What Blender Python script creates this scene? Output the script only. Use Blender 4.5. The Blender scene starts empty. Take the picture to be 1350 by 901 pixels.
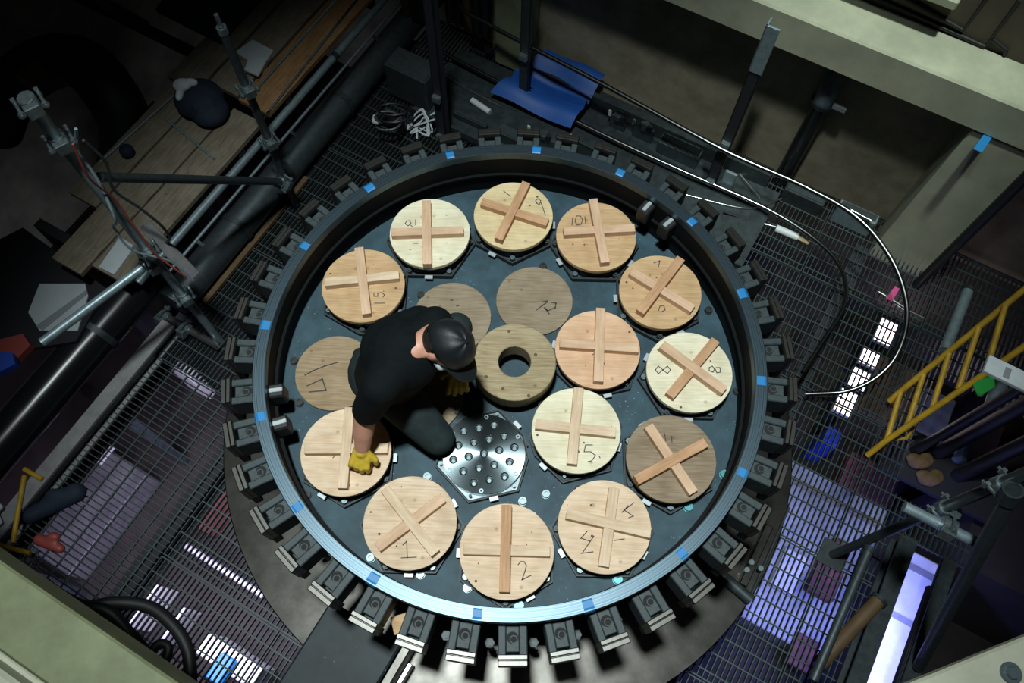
import bpy, bmesh, math, random
import numpy as np
from mathutils import Vector, Matrix
random.seed(7)
S = bpy.context.scene
COL = S.collection
# ------------------------------------------------------------------ camera
F_PX, PITCH, ROLL = 1054.6, 1.15565, 0.0299
CAM = np.array([.004, -1.3844, 3.5648])
fw = np.array([0, math.cos(PITCH), -math.sin(PITCH)])
_r = np.array([1., 0, 0]); _u = np.cross(_r, fw)
rt = _r*math.cos(ROLL) + _u*math.sin(ROLL)
up = -_r*math.sin(ROLL) + _u*math.cos(ROLL)
cd = bpy.data.cameras.new('camera'); cam = bpy.data.objects.new('camera', cd); COL.objects.link(cam)
cd.sensor_width = 36; cd.lens = F_PX/1350*36; cd.clip_end = 100; cd.clip_start = .02
M4 = Matrix.Identity(4)
for i in range(3):
    M4[i][0], M4[i][1], M4[i][2], M4[i][3] = rt[i], up[i], -fw[i], CAM[i]
cam.matrix_world = M4
S.camera = cam
# ------------------------------------------------------------------ view, world, lights
S.view_settings.view_transform = 'Standard'; S.view_settings.look = 'None'
S.view_settings.exposure = 0; S.view_settings.gamma = 1; S.view_settings.use_curve_mapping = False
W = bpy.data.worlds.new('world'); S.world = W; W.use_nodes = True
W.node_tree.nodes['Background'].inputs[0].default_value = (.45, .55, .6, 1)
W.node_tree.nodes['Background'].inputs[1].default_value = .012

def aim(o, target):
    d = Vector(target) - o.location
    o.rotation_euler = d.to_track_quat('-Z', 'Y').to_euler()
def lamp(name, kind, loc, target, power, color, **kw):
    l = bpy.data.lights.new(name, kind); l.energy = power; l.color = color
    for k, v in kw.items(): setattr(l, k, v)
    o = bpy.data.objects.new(name, l); COL.objects.link(o); o.location = loc; aim(o, target)
    return o
# hall lamp hanging high over the vessel, and a second one washing the back wall
lamp('hall_lamp_offscreen', 'SPOT', (-.50, -.58, 8.0), (.0, -.12, 0), 3300, (.90, 1., .985), spot_size=math.radians(43.5), spot_blend=1.0, shadow_soft_size=.28)
lamp('hall_lamp_wall_offscreen', 'SPOT', (1.35, .40, 8.0), (2.12, 1.85, .1), 2300, (.86, 1., .88), spot_size=math.radians(20), spot_blend=1., shadow_soft_size=.18)
# ------------------------------------------------------------------ coordinates
AX = math.radians(-28.3)
E1 = np.array([math.cos(AX), math.sin(AX), 0]); E2 = np.array([-math.sin(AX), math.cos(AX), 0])
ZF = -1.1      # grating level
ZL = -2.9      # level below
HT = .12       # top of the raised covers over the vessel floor
def ray(x, y): return fw + rt*(x-675)/F_PX + up*(450.5-y)/F_PX
def un(x, y, z):
    d = ray(x, y); return CAM + d*(z-CAM[2])/d[2]
def plane(x, y, n, k):
    d = ray(x, y); return CAM + d*(k-n@CAM)/(n@d)
def pj(P):
    d = np.array(P, float)-CAM; z = d@fw
    return np.array([675+F_PX*(d@rt)/z, 450.5-F_PX*(d@up)/z])
def AB(a, b, z): return E1*a + E2*b + np.array([0, 0, z])
def toab(P): return float(P@E1), float(P@E2)
def zat(base, px):          # height on the vertical through base that shows nearest to px
    return min(np.arange(-3, 3.3, .01), key=lambda z: np.hypot(*(pj([base[0], base[1], z])-px)))

# ------------------------------------------------------------------ materials
MAT = {}
def mat(name, col, rough=.6, metal=0., noise=0., scale=20., bump=0., col2=None, stretch=None, spec=None, emit=None, wave=None, lo=.35, hi=.65):
    m = bpy.data.materials.new(name); m.use_nodes = True; nt = m.node_tree; N = nt.nodes; L = nt.links
    b = N['Principled BSDF']
    b.inputs['Base Color'].default_value = (*col, 1); b.inputs['Roughness'].default_value = rough; b.inputs['Metallic'].default_value = metal
    if spec is not None: b.inputs['Specular IOR Level'].default_value = spec
    if emit:
        b.inputs['Emission Color'].default_value = (*emit[0], 1); b.inputs['Emission Strength'].default_value = emit[1]
    if noise or bump or col2:
        tc = N.new('ShaderNodeTexCoord'); mp = N.new('ShaderNodeMapping'); L.new(tc.outputs['Object'], mp.inputs[0])
        if stretch: mp.inputs['Scale'].default_value = stretch
        nz = N.new('ShaderNodeTexNoise'); nz.inputs['Scale'].default_value = scale; nz.inputs['Detail'].default_value = 6; nz.inputs['Roughness'].default_value = .65
        L.new(mp.outputs[0], nz.inputs['Vector'])
        if noise or col2:
            c2 = col2 or tuple(c*(1-noise) for c in col)
            cr = N.new('ShaderNodeValToRGB'); cr.color_ramp.elements[0].position = lo; cr.color_ramp.elements[1].position = hi
            cr.color_ramp.elements[0].color = (*c2, 1); cr.color_ramp.elements[1].color = (*col, 1)
            L.new(nz.outputs['Fac'], cr.inputs[0]); L.new(cr.outputs[0], b.inputs['Base Color'])
        if bump:
            bp = N.new('ShaderNodeBump'); bp.inputs['Strength'].default_value = bump; bp.inputs['Distance'].default_value = .01
            L.new(nz.outputs['Fac'], bp.inputs['Height']); L.new(bp.outputs[0], b.inputs['Normal'])
    MAT[name] = m; return m
def plywood(name, c1, c2, rot=0., knots=True):
    """faint long grain plus a few knots"""
    m = bpy.data.materials.new(name); m.use_nodes = True; nt = m.node_tree; N = nt.nodes; L = nt.links
    b = N['Principled BSDF']; b.inputs['Roughness'].default_value = .75; b.inputs['Specular IOR Level'].default_value = .2
    tc = N.new('ShaderNodeTexCoord'); mp = N.new('ShaderNodeMapping'); L.new(tc.outputs['Object'], mp.inputs[0])
    mp.inputs['Rotation'].default_value = (0, 0, rot); mp.inputs['Scale'].default_value = (3, 40, 3)
    oi = N.new('ShaderNodeObjectInfo'); L.new(oi.outputs['Random'], mp.inputs['Location'])
    nz = N.new('ShaderNodeTexNoise'); nz.inputs['Scale'].default_value = 3; nz.inputs['Detail'].default_value = 8; nz.inputs['Distortion'].default_value = .6
    L.new(mp.outputs[0], nz.inputs['Vector'])
    cr = N.new('ShaderNodeValToRGB'); cr.color_ramp.elements[0].position = .3; cr.color_ramp.elements[1].position = .62
    cr.color_ramp.elements[0].color = (*c2, 1); cr.color_ramp.elements[1].color = (*c1, 1)
    L.new(nz.outputs['Fac'], cr.inputs[0])
    n2 = N.new('ShaderNodeTexNoise'); n2.inputs['Scale'].default_value = 9; n2.inputs['Detail'].default_value = 3; L.new(tc.outputs['Object'], n2.inputs['Vector'])
    mx = N.new('ShaderNodeMix'); mx.data_type = 'RGBA'; mx.blend_type = 'MULTIPLY'; mx.inputs['Factor'].default_value = .8
    cr2 = N.new('ShaderNodeValToRGB'); cr2.color_ramp.elements[0].position = .3; cr2.color_ramp.elements[1].position = .7
    cr2.color_ramp.elements[0].color = (.74, .70, .64, 1); cr2.color_ramp.elements[1].color = (1, 1, 1, 1)
    L.new(n2.outputs['Fac'], cr2.inputs[0]); L.new(cr.outputs[0], mx.inputs['A']); L.new(cr2.outputs[0], mx.inputs['B'])
    out = mx.outputs['Result']
    if knots:
        v = N.new('ShaderNodeTexVoronoi'); v.inputs['Scale'].default_value = 11; L.new(tc.outputs['Object'], v.inputs['Vector'])
        v2 = N.new('ShaderNodeMapRange'); v2.inputs['From Min'].default_value = .03; v2.inputs['From Max'].default_value = .13
        v2.inputs['To Min'].default_value = .6; v2.inputs['To Max'].default_value = 0.; L.new(v.outputs['Distance'], v2.inputs['Value'])
        mk = N.new('ShaderNodeMix'); mk.data_type = 'RGBA'; L.new(v2.outputs[0], mk.inputs['Factor']); L.new(out, mk.inputs['A'])
        mk.inputs['B'].default_value = (c2[0]*.4, c2[1]*.3, c2[2]*.25, 1); out = mk.outputs['Result']
    L.new(out, b.inputs['Base Color'])
    bp = N.new('ShaderNodeBump'); bp.inputs['Strength'].default_value = .15; bp.inputs['Distance'].default_value = .004
    L.new(nz.outputs['Fac'], bp.inputs['Height']); L.new(bp.outputs[0], b.inputs['Normal'])
    MAT[name] = m; return m
def speckled(name, base, dots, rough=.5, scale=60, thr=.12, metal=0.):
    """worn dark paint with pale splashes"""
    m = mat(name, base, rough, metal, noise=.45, scale=7, bump=.05, spec=.3)
    nt = m.node_tree; N = nt.nodes; L = nt.links; b = N['Principled BSDF']
    old = b.inputs['Base Color'].links[0].from_socket
    tc = N.new('ShaderNodeTexCoord'); v = N.new('ShaderNodeTexVoronoi'); v.inputs['Scale'].default_value = scale; L.new(tc.outputs['Object'], v.inputs['Vector'])
    n = N.new('ShaderNodeTexNoise'); n.inputs['Scale'].default_value = 5; L.new(tc.outputs['Object'], n.inputs['Vector'])
    mr = N.new('ShaderNodeMapRange'); mr.inputs['From Min'].default_value = .45; mr.inputs['From Max'].default_value = .75; mr.inputs['To Max'].default_value = thr*2; L.new(n.outputs['Fac'], mr.inputs['Value'])
    lt = N.new('ShaderNodeMath'); lt.operation = 'LESS_THAN'; L.new(v.outputs['Distance'], lt.inputs[0]); L.new(mr.outputs[0], lt.inputs[1])
    mx = N.new('ShaderNodeMix'); mx.data_type = 'RGBA'; L.new(lt.outputs[0], mx.inputs['Factor']); L.new(old, mx.inputs['A']); mx.inputs['B'].default_value = (*dots, 1)
    L.new(mx.outputs['Result'], b.inputs['Base Color']); return m
speckled('vessel_floor', (.036, .078, .104), (.2, .27, .3), .6, 55, .10)
mat('vessel_wall', (.004, .005, .006), .7, .0, noise=.4, scale=14, spec=.15)
def brushed_ring():
    m = mat('rim_steel', (.30, .36, .40), .42, 1.0)
    nt = m.node_tree; N = nt.nodes; L = nt.links; b = N['Principled BSDF']
    tc = N.new('ShaderNodeTexCoord'); sp = N.new('ShaderNodeSeparateXYZ'); L.new(tc.outputs['Object'], sp.inputs[0])
    cb = N.new('ShaderNodeCombineXYZ'); L.new(sp.outputs[0], cb.inputs[0]); L.new(sp.outputs[1], cb.inputs[1])
    ln = N.new('ShaderNodeVectorMath'); ln.operation = 'LENGTH'; L.new(cb.outputs[0], ln.inputs[0])
    nz = N.new('ShaderNodeTexNoise'); nz.noise_dimensions = '1D'; nz.inputs['Scale'].default_value = 260; nz.inputs['Detail'].default_value = 3
    L.new(ln.outputs['Value'], nz.inputs['W'])
    bp = N.new('ShaderNodeBump'); bp.inputs['Strength'].default_value = .12; bp.inputs['Distance'].default_value = .001
    L.new(nz.outputs['Fac'], bp.inputs['Height']); L.new(bp.outputs[0], b.inputs['Normal'])
    cr = N.new('ShaderNodeValToRGB'); cr.color_ramp.elements[0].color = (.060, .088, .110, 1); cr.color_ramp.elements[1].color = (.115, .165, .20, 1)
    cr.color_ramp.elements[0].position = .3; cr.color_ramp.elements[1].position = .7
    L.new(nz.outputs['Fac'], cr.inputs[0]); L.new(cr.outputs[0], b.inputs['Base Color'])
brushed_ring()
mat('dark_steel', (.045, .06, .065), .5, .35, noise=.5, scale=18, bump=.05)
mat('clamp_paint', (.034, .052, .058), .6, .0, noise=.45, scale=30, bump=.08)
mat('clamp_hole', (.006, .007, .008), .8)
mat('bar_steel', (.12, .118, .11), .40, 1.0, noise=.3, scale=40, stretch=(1, 8, 8))
mat('flange_steel', (.075, .072, .066), .34, 1.0, noise=.45, scale=6, bump=.03)
speckled('box_paint', (.020, .032, .038), (.3, .36, .38), .55, 30, .08)
mat('black_rubber', (.008, .009, .010), .55)
mat('black_gloss', (.012, .013, .015), .25, .2)
mat('hose_gloss', (.20, .21, .21), .27, 1.0)
mat('adapter_black', (.010, .012, .013), .4, .2)
mat('edge_steel', (.30, .35, .37), .3, 1.0)
mat('mirror_steel', (.15, .19, .205), .34, 1.0, noise=.35, scale=14)
mat('turned_steel', (.15, .19, .205), .34, 1.0, noise=.25, scale=14)
_n = MAT['turned_steel'].node_tree; _t = _n.nodes.new('ShaderNodeTangent'); _t.direction_type = 'RADIAL'; _t.axis = 'Z'   # lathe-turned face: streaks come from the lamps
_b = _n.nodes['Principled BSDF']; _b.inputs['Anisotropic'].default_value = .92; _n.links.new(_t.outputs[0], _b.inputs['Tangent'])
mat('bright_tab', (.40, .45, .47), .4, .3)
mat('lip_black', (.010, .012, .013), .6)
mat('olive_paint', (.20, .225, .12), .6, noise=.4, scale=4, bump=.06)
mat('marker', (.045, .04, .045), .8)
mat('knot', (.10, .06, .035), .8)
plywood('ply_tan', (.74, .58, .43), (.60, .45, .31), .2)
plywood('ply_tan2', (.70, .55, .41), (.55, .41, .28), 1.3)
plywood('ply_pale', (.76, .72, .55), (.63, .58, .42), .6)
plywood('ply_cream', (.68, .56, .34), (.56, .44, .25), 1.0)
plywood('ply_orange', (.58, .40, .23), (.46, .29, .15), 1.5)
plywood('ply_pink', (.68, .45, .30), (.58, .36, .22), .1)
plywood('ply_grey', (.30, .235, .165), (.20, .15, .10), .9)
plywood('ply_flat', (.30, .24, .17), (.21, .165, .11), .3)
plywood('ply_flat2', (.36, .27, .175), (.26, .18, .105), .1)
plywood('ply_donut', (.40, .33, .21), (.25, .19, .11), .5)
plywood('bar_light', (.66, .46, .32), (.56, .37, .24), .0, False)
plywood('bar_red', (.56, .34, .20), (.44, .25, .14), .0, False)
plywood('bar_cream', (.70, .55, .40), (.58, .43, .30), .0, False)
plywood('plank_wood', (.27, .235, .18), (.16, .14, .105), .0, True)
plywood('plank_orange', (.36, .21, .10), (.22, .12, .05), .0, True)
mat('blue_tape', (.010, .18, .46), .5)
mat('tarp_blue', (.012, .085, .36), .55, noise=.2, scale=5, bump=.2)
mat('cream_paint', (.46, .47, .36), .7, noise=.3, scale=3, bump=.05)
mat('wall_paint', (.46, .41, .29), .8, noise=.4, scale=4, bump=.05)
mat('stained_paint', (.26, .30, .18), .6, noise=.5, scale=3, bump=.08)
mat('brown_wall', (.10, .08, .06), .8, noise=.4, scale=3)
mat('galvanised', (.30, .39, .43), .42, .45, noise=.3, scale=30, bump=.03)
mat('dull_tube', (.08, .10, .11), .45, .6, noise=.3, scale=25)
mat('blue_tube', (.035, .037, .042), .45, .4, noise=.3, scale=25)
mat('chrome_tube', (.55, .58, .58), .2, .95)
mat('grating_steel', (.060, .082, .082), .5, .55)
mat('coupler_zinc', (.45, .55, .58), .28, .85, noise=.4, scale=60)
mat('yellow_paint', (.55, .33, .02), .5, noise=.35, scale=15)
mat('white_board', (.62, .68, .70), .6, noise=.15, scale=10)
mat('white_plastic', (.55, .58, .60), .5)
mat('grey_tape', (.25, .27, .30), .5)
mat('green_sign', (.02, .30, .05), .5)
mat('pink_tape', (.60, .08, .25), .5)
mat('navy_cloth', (.010, .022, .045), .8, noise=.3, scale=10, bump=.3)
mat('white_cloth', (.60, .66, .70), .8, noise=.2, scale=15, bump=.3)
mat('paper', (.50, .56, .60), .7, noise=.12, scale=8)
mat('lower_brown', (.022, .015, .012), .8, noise=.6, scale=4)
mat('lower_white', (.64, .64, .63), .6, noise=.25, scale=5)
mat('lower_deck', (.42, .43, .44), .6, noise=.5, scale=3)
mat('lower_red', (.20, .06, .05), .7, noise=.5, scale=9)
mat('lower_blue_paint', (.02, .07, .45), .6)
mat('lower_dark', (.012, .012, .018), .7)
mat('pale_steel', (.30, .30, .31), .5, .2, noise=.3, scale=10)
mat('grey_plate', (.10, .10, .105), .6, .0, noise=.4, scale=8)
mat('tan_rubble', (.20, .12, .05), .8, noise=.5, scale=12)
mat('brown_pipe', (.12, .075, .035), .6, noise=.3, scale=9)
mat('copper_red', (.32, .06, .05), .5)
mat('floor_glow', (.9, .8, .85), .5, emit=((1., .80, .88), 5.0))  # emission stands for light falling on the lower floor
mat('cloth_black', (.0042, .0066, .0076), .85, spec=.12, noise=.3, scale=25, bump=.35)
mat('cloth_trouser', (.020, .031, .034), .8, spec=.2, noise=.3, scale=30, bump=.3)
mat('cap_black', (.006, .009, .012), .55, noise=.3, scale=25, bump=.2)
mat('skin', (.55, .27, .19), .5, noise=.12, scale=25, bump=.05)
mat('arm_skin', (.42, .20, .15), .55, noise=.15, scale=25, bump=.05)
mat('hair', (.012, .009, .008), .6)
mat('glove_yellow', (.62, .43, .035), .65, noise=.25, scale=35, bump=.2)
mat('mask_pale', (.45, .52, .58), .7)
mat('shoe_black', (.012, .012, .012), .6)
mat('logo_white', (.55, .6, .62), .6)
mat('bolt_steel', (.16, .21, .225), .4, .8)
mat('teal_bolt', (.10, .30, .33), .4, .5)

# ------------------------------------------------------------------ mesh helpers
class MB:
    def __init__(s): s.v = []; s.f = []
    def add(s, v, f):
        n = len(s.v); s.v += [tuple(map(float, p)) for p in v]; s.f += [tuple(i+n for i in q) for q in f]; return s
    def obox(s, c, ax, ay, az):         # centre and three half-axis vectors
        c, ax, ay, az = (np.array(t, float) for t in (c, ax, ay, az))
        v = [c+sx*ax+sy*ay+sz*az for sz in (-1, 1) for sy in (-1, 1) for sx in (-1, 1)]
        return s.add(v, [(0, 2, 3, 1), (4, 5, 7, 6), (0, 1, 5, 4), (2, 6, 7, 3), (0, 4, 6, 2), (1, 3, 7, 5)])
    def box(s, x0, x1, y0, y1, z0, z1): return s.obox(((x0+x1)/2, (y0+y1)/2, (z0+z1)/2), ((x1-x0)/2, 0, 0), (0, (y1-y0)/2, 0), (0, 0, (z1-z0)/2))
    def abox(s, a0, a1, b0, b1, z0, z1): return s.obox(AB((a0+a1)/2, (b0+b1)/2, (z0+z1)/2), E1*(a1-a0)/2, E2*(b1-b0)/2, (0, 0, (z1-z0)/2))
    def prism(s, pts, z0, z1):
        n = len(pts); v = [(p[0], p[1], z0) for p in pts]+[(p[0], p[1], z1) for p in pts]
        return s.add(v, [tuple(range(n-1, -1, -1)), tuple(range(n, 2*n))]+[(i, (i+1) % n, n+(i+1) % n, n+i) for i in range(n)])
    def cyl(s, x, y, r, z0, z1, n=24): return s.prism([(x+r*math.cos(2*math.pi*i/n), y+r*math.sin(2*math.pi*i/n)) for i in range(n)], z0, z1)
    def lathe(s, prof, n=96, c=(0, 0), closed=True):   # prof: (r, z) list, ccw closed loop
        m = len(prof); v = []
        for i in range(n):
            t = 2*math.pi*i/n; v += [(c[0]+r*math.cos(t), c[1]+r*math.sin(t), z) for r, z in prof]
        f = []
        for i in range(n):
            j = (i+1) % n
            for k in range(m if closed else m-1):
                l = (k+1) % m; f.append((i*m+k, j*m+k, j*m+l, i*m+l))
        return s.add(v, f)
    def tube(s, pts, r, n=10, caps=True):
        P = [np.array(p, float) for p in pts]; R = r if isinstance(r, (list, tuple)) else [r]*len(P)
        v = []; ref = None
        for i, p in enumerate(P):
            t = P[min(i+1, len(P)-1)]-P[max(i-1, 0)]; t = t/(np.linalg.norm(t)+1e-12)
            if ref is None:
                ref = np.cross(t, (0, 0, 1.)); 
                if np.linalg.norm(ref) < .1: ref = np.cross(t, (1., 0, 0))
            ref = ref-t*(ref@t); ref /= np.linalg.norm(ref); b = np.cross(t, ref)
            v += [p+R[i]*(ref*math.cos(2*math.pi*k/n)+b*math.sin(2*math.pi*k/n)) for k in range(n)]
        f = [(i*n+k, i*n+(k+1) % n, (i+1)*n+(k+1) % n, (i+1)*n+k) for i in range(len(P)-1) for k in range(n)]
        if caps: f += [tuple(range(n-1, -1, -1)), tuple(range((len(P)-1)*n, len(P)*n))]
        return s.add(v, f)
    def ribbon(s, pts, w, z0, z1):      # flat stroke on a horizontal face
        for p, q in zip(pts[:-1], pts[1:]):
            p = np.array(p[:2], float); q = np.array(q[:2], float); d = q-p; L = np.linalg.norm(d)
            if L < 1e-6: continue
            d /= L; n = np.array([-d[1], d[0]])*w/2; e = d*w*.4
            s.prism([p-e-n, q+e-n, q+e+n, p-e+n], z0, z1)
        return s
    def build(s, name, m, parent=None, smooth=False, bevel=0., origin=None, seg=1, sharp=.7):
        me = bpy.data.meshes.new(name); v = s.v
        if origin is not None: v = [(p[0]-origin[0], p[1]-origin[1], p[2]-origin[2]) for p in v]
        me.from_pydata(v, [], s.f); me.update()
        bm = bmesh.new(); bm.from_mesh(me)
        bmesh.ops.recalc_face_normals(bm, faces=bm.faces)
        if bevel: bmesh.ops.bevel(bm, geom=[e for e in bm.edges if len(e.link_faces) == 2 and e.calc_face_angle(0) > .6], offset=bevel, segments=seg, affect='EDGES', clamp_overlap=True)
        bm.to_mesh(me); bm.free()
        me.materials.append(MAT[m])
        if smooth:
            for p in me.polygons: p.use_smooth = True
            me.set_sharp_from_angle(angle=sharp)
        o = bpy.data.objects.new(name, me); COL.objects.link(o)
        if origin is not None: o.location = origin
        if parent: attach(o, parent)
        return o
def attach(o, parent):
    """child keeps its world place (parents only ever carry location and rotation)"""
    def world(q):
        m = Matrix.LocRotScale(q.location, q.rotation_euler, None)
        return world(q.parent) @ q.matrix_parent_inverse @ m if q.parent else m
    pm = world(parent)
    o.parent = parent; o.matrix_parent_inverse = pm.inverted()
def tag(o, label, cat=None, group=None, kind=None):
    if label: o['label'] = label
    if cat: o['category'] = cat
    if group: o['group'] = group
    if kind: o['kind'] = kind
    return o
def thing(name, loc, label, cat, group=None):
    o = bpy.data.objects.new(name, None); COL.objects.link(o); o.location = loc; o.empty_display_size = .1
    return tag(o, label, cat, group)
def struct(o): o['kind'] = 'structure'; return o
def copy_tree(o, parent=None):
    c = o.copy(); COL.objects.link(c); c.parent = parent
    for ch in list(o.children): copy_tree(ch, c)
    return c
def spline(pts, n=8):
    P = [np.array(p, float) for p in pts]; P = [2*P[0]-P[1]]+P+[2*P[-1]-P[-2]]; out = []
    for i in range(1, len(P)-2):
        for k in range(n):
            t = k/n; a, b, c, d = P[i-1:i+3]
            out.append(.5*((2*b)+(-a+c)*t+(2*a-5*b+4*c-d)*t*t+(-a+3*b-3*c+d)*t**3))
    return out+[P[-2]]
#STRUCTURE
# ------------------------------------------------------------------ the setting
def pa(x, y, z): return toab(un(x, y, z))
def LB(mb, p, q, z0, z1):       # box aligned with the hall, top corners seen at pixels p and q
    (a0, b0), (a1, b1) = pa(*p, z1), pa(*q, z1)
    return mb.abox(min(a0, a1), max(a0, a1), min(b0, b1), max(b0, b1), z0, z1)
struct(MB().abox(-6, 6, -5, 5.5, ZL-.1, ZL).build('floor_lower', 'lower_brown'))
WB = 2.70
struct(MB().abox(-1.9, 5, WB, WB+.2, ZF-.1, .3).build('wall_back', 'wall_paint'))
struct(MB().abox(-1.9, 5, WB, WB+.2, ZL, ZF-.1).build('wall_lower', 'brown_wall'))  # dark colour put in below the grating to hold back glow
struct(MB().abox(-1.9, 5, WB+.02, WB+.25, .3, 3.4).build('wall_upper', 'brown_wall'))
struct(MB().abox(-1.31, 3.2, 2.42, 2.72, .135, .385).build('trim_1', 'cream_paint', bevel=.012))
struct(MB().abox(-1.31, 1.05, 2.60, 2.72, .60, .66).build('trim_2', 'cream_paint', bevel=.01))
struct(MB().abox(1.455, 1.86, 2.43, 2.72, ZF-.1, .135).build('trim_3', 'cream_paint', bevel=.01))
struct(MB().abox(-5.1, -4.85, -3, 5, ZL, 1.2).build('wall_left', 'stained_paint'))
struct(MB().abox(-4.85, -1.9, 3.15, 3.3, ZL, .35).build('wall_panel', 'stained_paint'))
struct(MB().abox(2.85, 4.4, .95, 2.6, ZL, -1.75).build('floor_side', 'lower_brown'))
# grating in panels; bars run along E2, cross rods along E1
floor = bpy.data.objects.new('floor', None); COL.objects.link(floor); floor.location = AB(0, 0, ZF); struct(floor)
def spans(fix, lo, hi, horiz):      # cut away the vessel and the floor opening
    out = [(lo, hi)]
    cuts = []
    if abs(fix) < 1.2: h = math.sqrt(1.44-fix*fix); cuts.append((-h, h))
    for (a0, a1, b0, b1) in HOLES:
        f0, f1, g0, g1 = (b0, b1, a0, a1) if horiz else (a0, a1, b0, b1)
        if f0 < fix < f1: cuts.append((g0, g1))
    for c0, c1 in cuts:
        nxt = []
        for l, h in out:
            if c1 <= l or c0 >= h: nxt.append((l, h)); continue
            if c0 > l: nxt.append((l, c0))
            if c1 < h: nxt.append((c1, h))
        out = nxt
    return out
HOLES = [(2.19, 4, -3, .66), (2.13, 4, .88, 1.75), (2.62, 4, .6, .9), (1.455, 1.86, 2.43, 2.72)]
ae = np.arange(-2.2, 2.75, .825); be = [-2.5, -1.55, -.62, .31, 1.24, 2.0, 2.68]
for i in range(len(ae)-1):
    for j in range(len(be)-1):
        a0, a1, b0, b1 = ae[i]+.004, ae[i+1]-.004, be[j]+.004, be[j+1]-.004
        mb = MB()
        swap = ae[i] < -1.4 and be[j] < -.7
        for a in ([] if swap else np.arange(a0+.002, a1, .0300)):
            for l, h in spans(a, b0, b1, False):
                if h-l > .01: mb.abox(a-.0022, a+.0022, l, h, ZF-.03, ZF)
        if swap:
            for b in np.arange(b0+.002, b1, .034):
                for l, h in spans(b, a0, a1, True):
                    if h-l > .01: mb.abox(l, h, b-.0028, b+.0028, ZF-.03, ZF)
            for a in np.arange(a0+.05, a1, .1):
                for l, h in spans(a, b0, b1, False):
                    if h-l > .01: mb.abox(a-.004, a+.004, l, h, ZF-.012, ZF+.001)
        for b in [] if swap else list(np.arange(b0+.05, b1, .1))+[b0+.004, b1-.004]:
            for l, h in spans(b, a0, a1, True):
                if h-l > .01: mb.abox(l, h, b-.0035, b+.0035, ZF-.010, ZF+.001)
        if mb.v:
            o = mb.build('grating_panel', 'grating_steel', floor); o['kind'] = 'stuff'
# beams that carry the grating
for k, a in enumerate((-2.24, -1.45, 1.40)):
    struct(MB().abox(a-.05, a+.05, -2.6, 2.42, ZF-.044, ZF-.029).abox(a-.006, a+.006, -2.6, 2.42, ZF-.22, ZF-.044).abox(a-.05, a+.05, -2.6, 2.42, ZF-.235, ZF-.22).build('floor_beam', 'lower_dark'))

# ------------------------------------------------------------------ the vessel
ves = thing('vessel', (0, 0, 0), 'huge round dark steel vessel with brushed rim and blue-grey floor plate', 'vessel')
MB().cyl(0, 0, 1.085, -.06, 0, 128).build('floor_plate', 'vessel_floor', ves)
MB().lathe([(1.08, -.06), (1.12, -.06), (1.12, .262), (1.08, .262)], 128).build('inner_wall', 'vessel_wall', ves, True)
MB().lathe([(1.066, .125), (1.085, .125), (1.085, .137), (1.066, .137)], 128).build('wall_ledge', 'vessel_wall', ves, True)
MB().lathe([(1.078, .255), (1.135, .255), (1.135, .297), (1.132, .300), (1.118, .300), (1.1178, .298), (1.1142, .298), (1.114, .300), (1.080, .300), (1.078, .298)], 160).build('rim', 'rim_steel', ves, True, sharp=.12)
MB().lathe([(1.05, -.62), (1.09, -.62), (1.135, -.05), (1.10, -.05)], 96).build('skirt', 'dark_steel', ves, True)
MB().lathe([(1.0, -.66), (1.535, -.66), (1.54, -.655), (1.54, -.605), (1.535, -.60), (1.0, -.60)], 128).build('lower_flange', 'flange_steel', ves, True)
MB().lathe([(1.12, ZL), (1.19, ZL), (1.19, -.66), (1.12, -.66)], 96).build('lower_shell', 'dark_steel', ves, True)
# floor studs: nuts standing on the floor plate
def stud(x, y, m, r=.017, h=.03):
    P = un(x, y, h); mb = MB().cyl(P[0], P[1], r*1.15, 0, .008, 16)
    mb.lathe([(r*.55, .008), (r, .008), (r, h), (r*.55, h)], 16, (P[0], P[1])).cyl(P[0], P[1], r*.56, .004, h*.7, 12)
    mb.build('floor_stud', m, ves)
for x, y in [(488, 735), (554, 757), (616, 775), (689, 660), (563, 628), (507, 582), (705, 499), (720, 651)]: stud(x, y, 'bolt_steel')
for x, y in [(684, 798), (815, 764), (956, 625), (908, 668)]: stud(x, y, 'teal_bolt', .019)
for x, y in [(387, 475), (394, 530), (404, 652), (555, 388), (716, 350), (935, 408), (973, 515), (967, 631), (849, 722), (866, 424)]: stud(x, y, 'black_rubber', .018, .02)

# clamps around the outside of the rim
def clamp():
    t = thing('rim_clamp', (0, 0, 0), 'dark blocky clamp with silver end bar gripping the vessel rim', 'clamp', 'clamps around the vessel rim')
    mb = MB()                               # local x: outwards, origin on r = 1.20
    for s in (-1, 1): mb.box(-.085, .05, s*.042-.016, s*.042+.016, .07, .215)
    mb.box(-.085, .05, -.03, .03, .07, .13)
    mb.build('body', 'clamp_paint', t, bevel=.004)
    w = MB().box(-.082, .035, -.026, .026, .13, .205); w.build('wedge', 'clamp_paint', t, bevel=.003)
    MB().cyl(-.018, 0, .023, .200, .2062, 20).build('bolt_hole', 'clamp_hole', t)
    MB().lathe([(.012, .2055), (.016, .2055), (.016, .2072), (.012, .2072)], 16, (-.012, .004)).build('bolt_head', 'clamp_paint', t)
    bar = MB().box(.045, .064, -.058, .058, .09, .243).box(.066, .088, -.058, .058, .09, .236).box(.050, .084, -.056, .056, .095, .228)
    bar.build('end_bar', 'bar_steel', t, bevel=.003)
    MB().box(.05, .084, -.05, .05, -.02, .09).build('foot', 'black_rubber', t)
    return t
RING = []
c0 = clamp()
for k in range(39):
    o = c0 if k == 0 else copy_tree(c0)
    t = math.radians(-88+k*360/39)
    o.location = (1.20*math.cos(t), 1.20*math.sin(t), 0); o.rotation_euler = (0, 0, t); RING.append((t, o, 'dark blocky rim clamp'))
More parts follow.
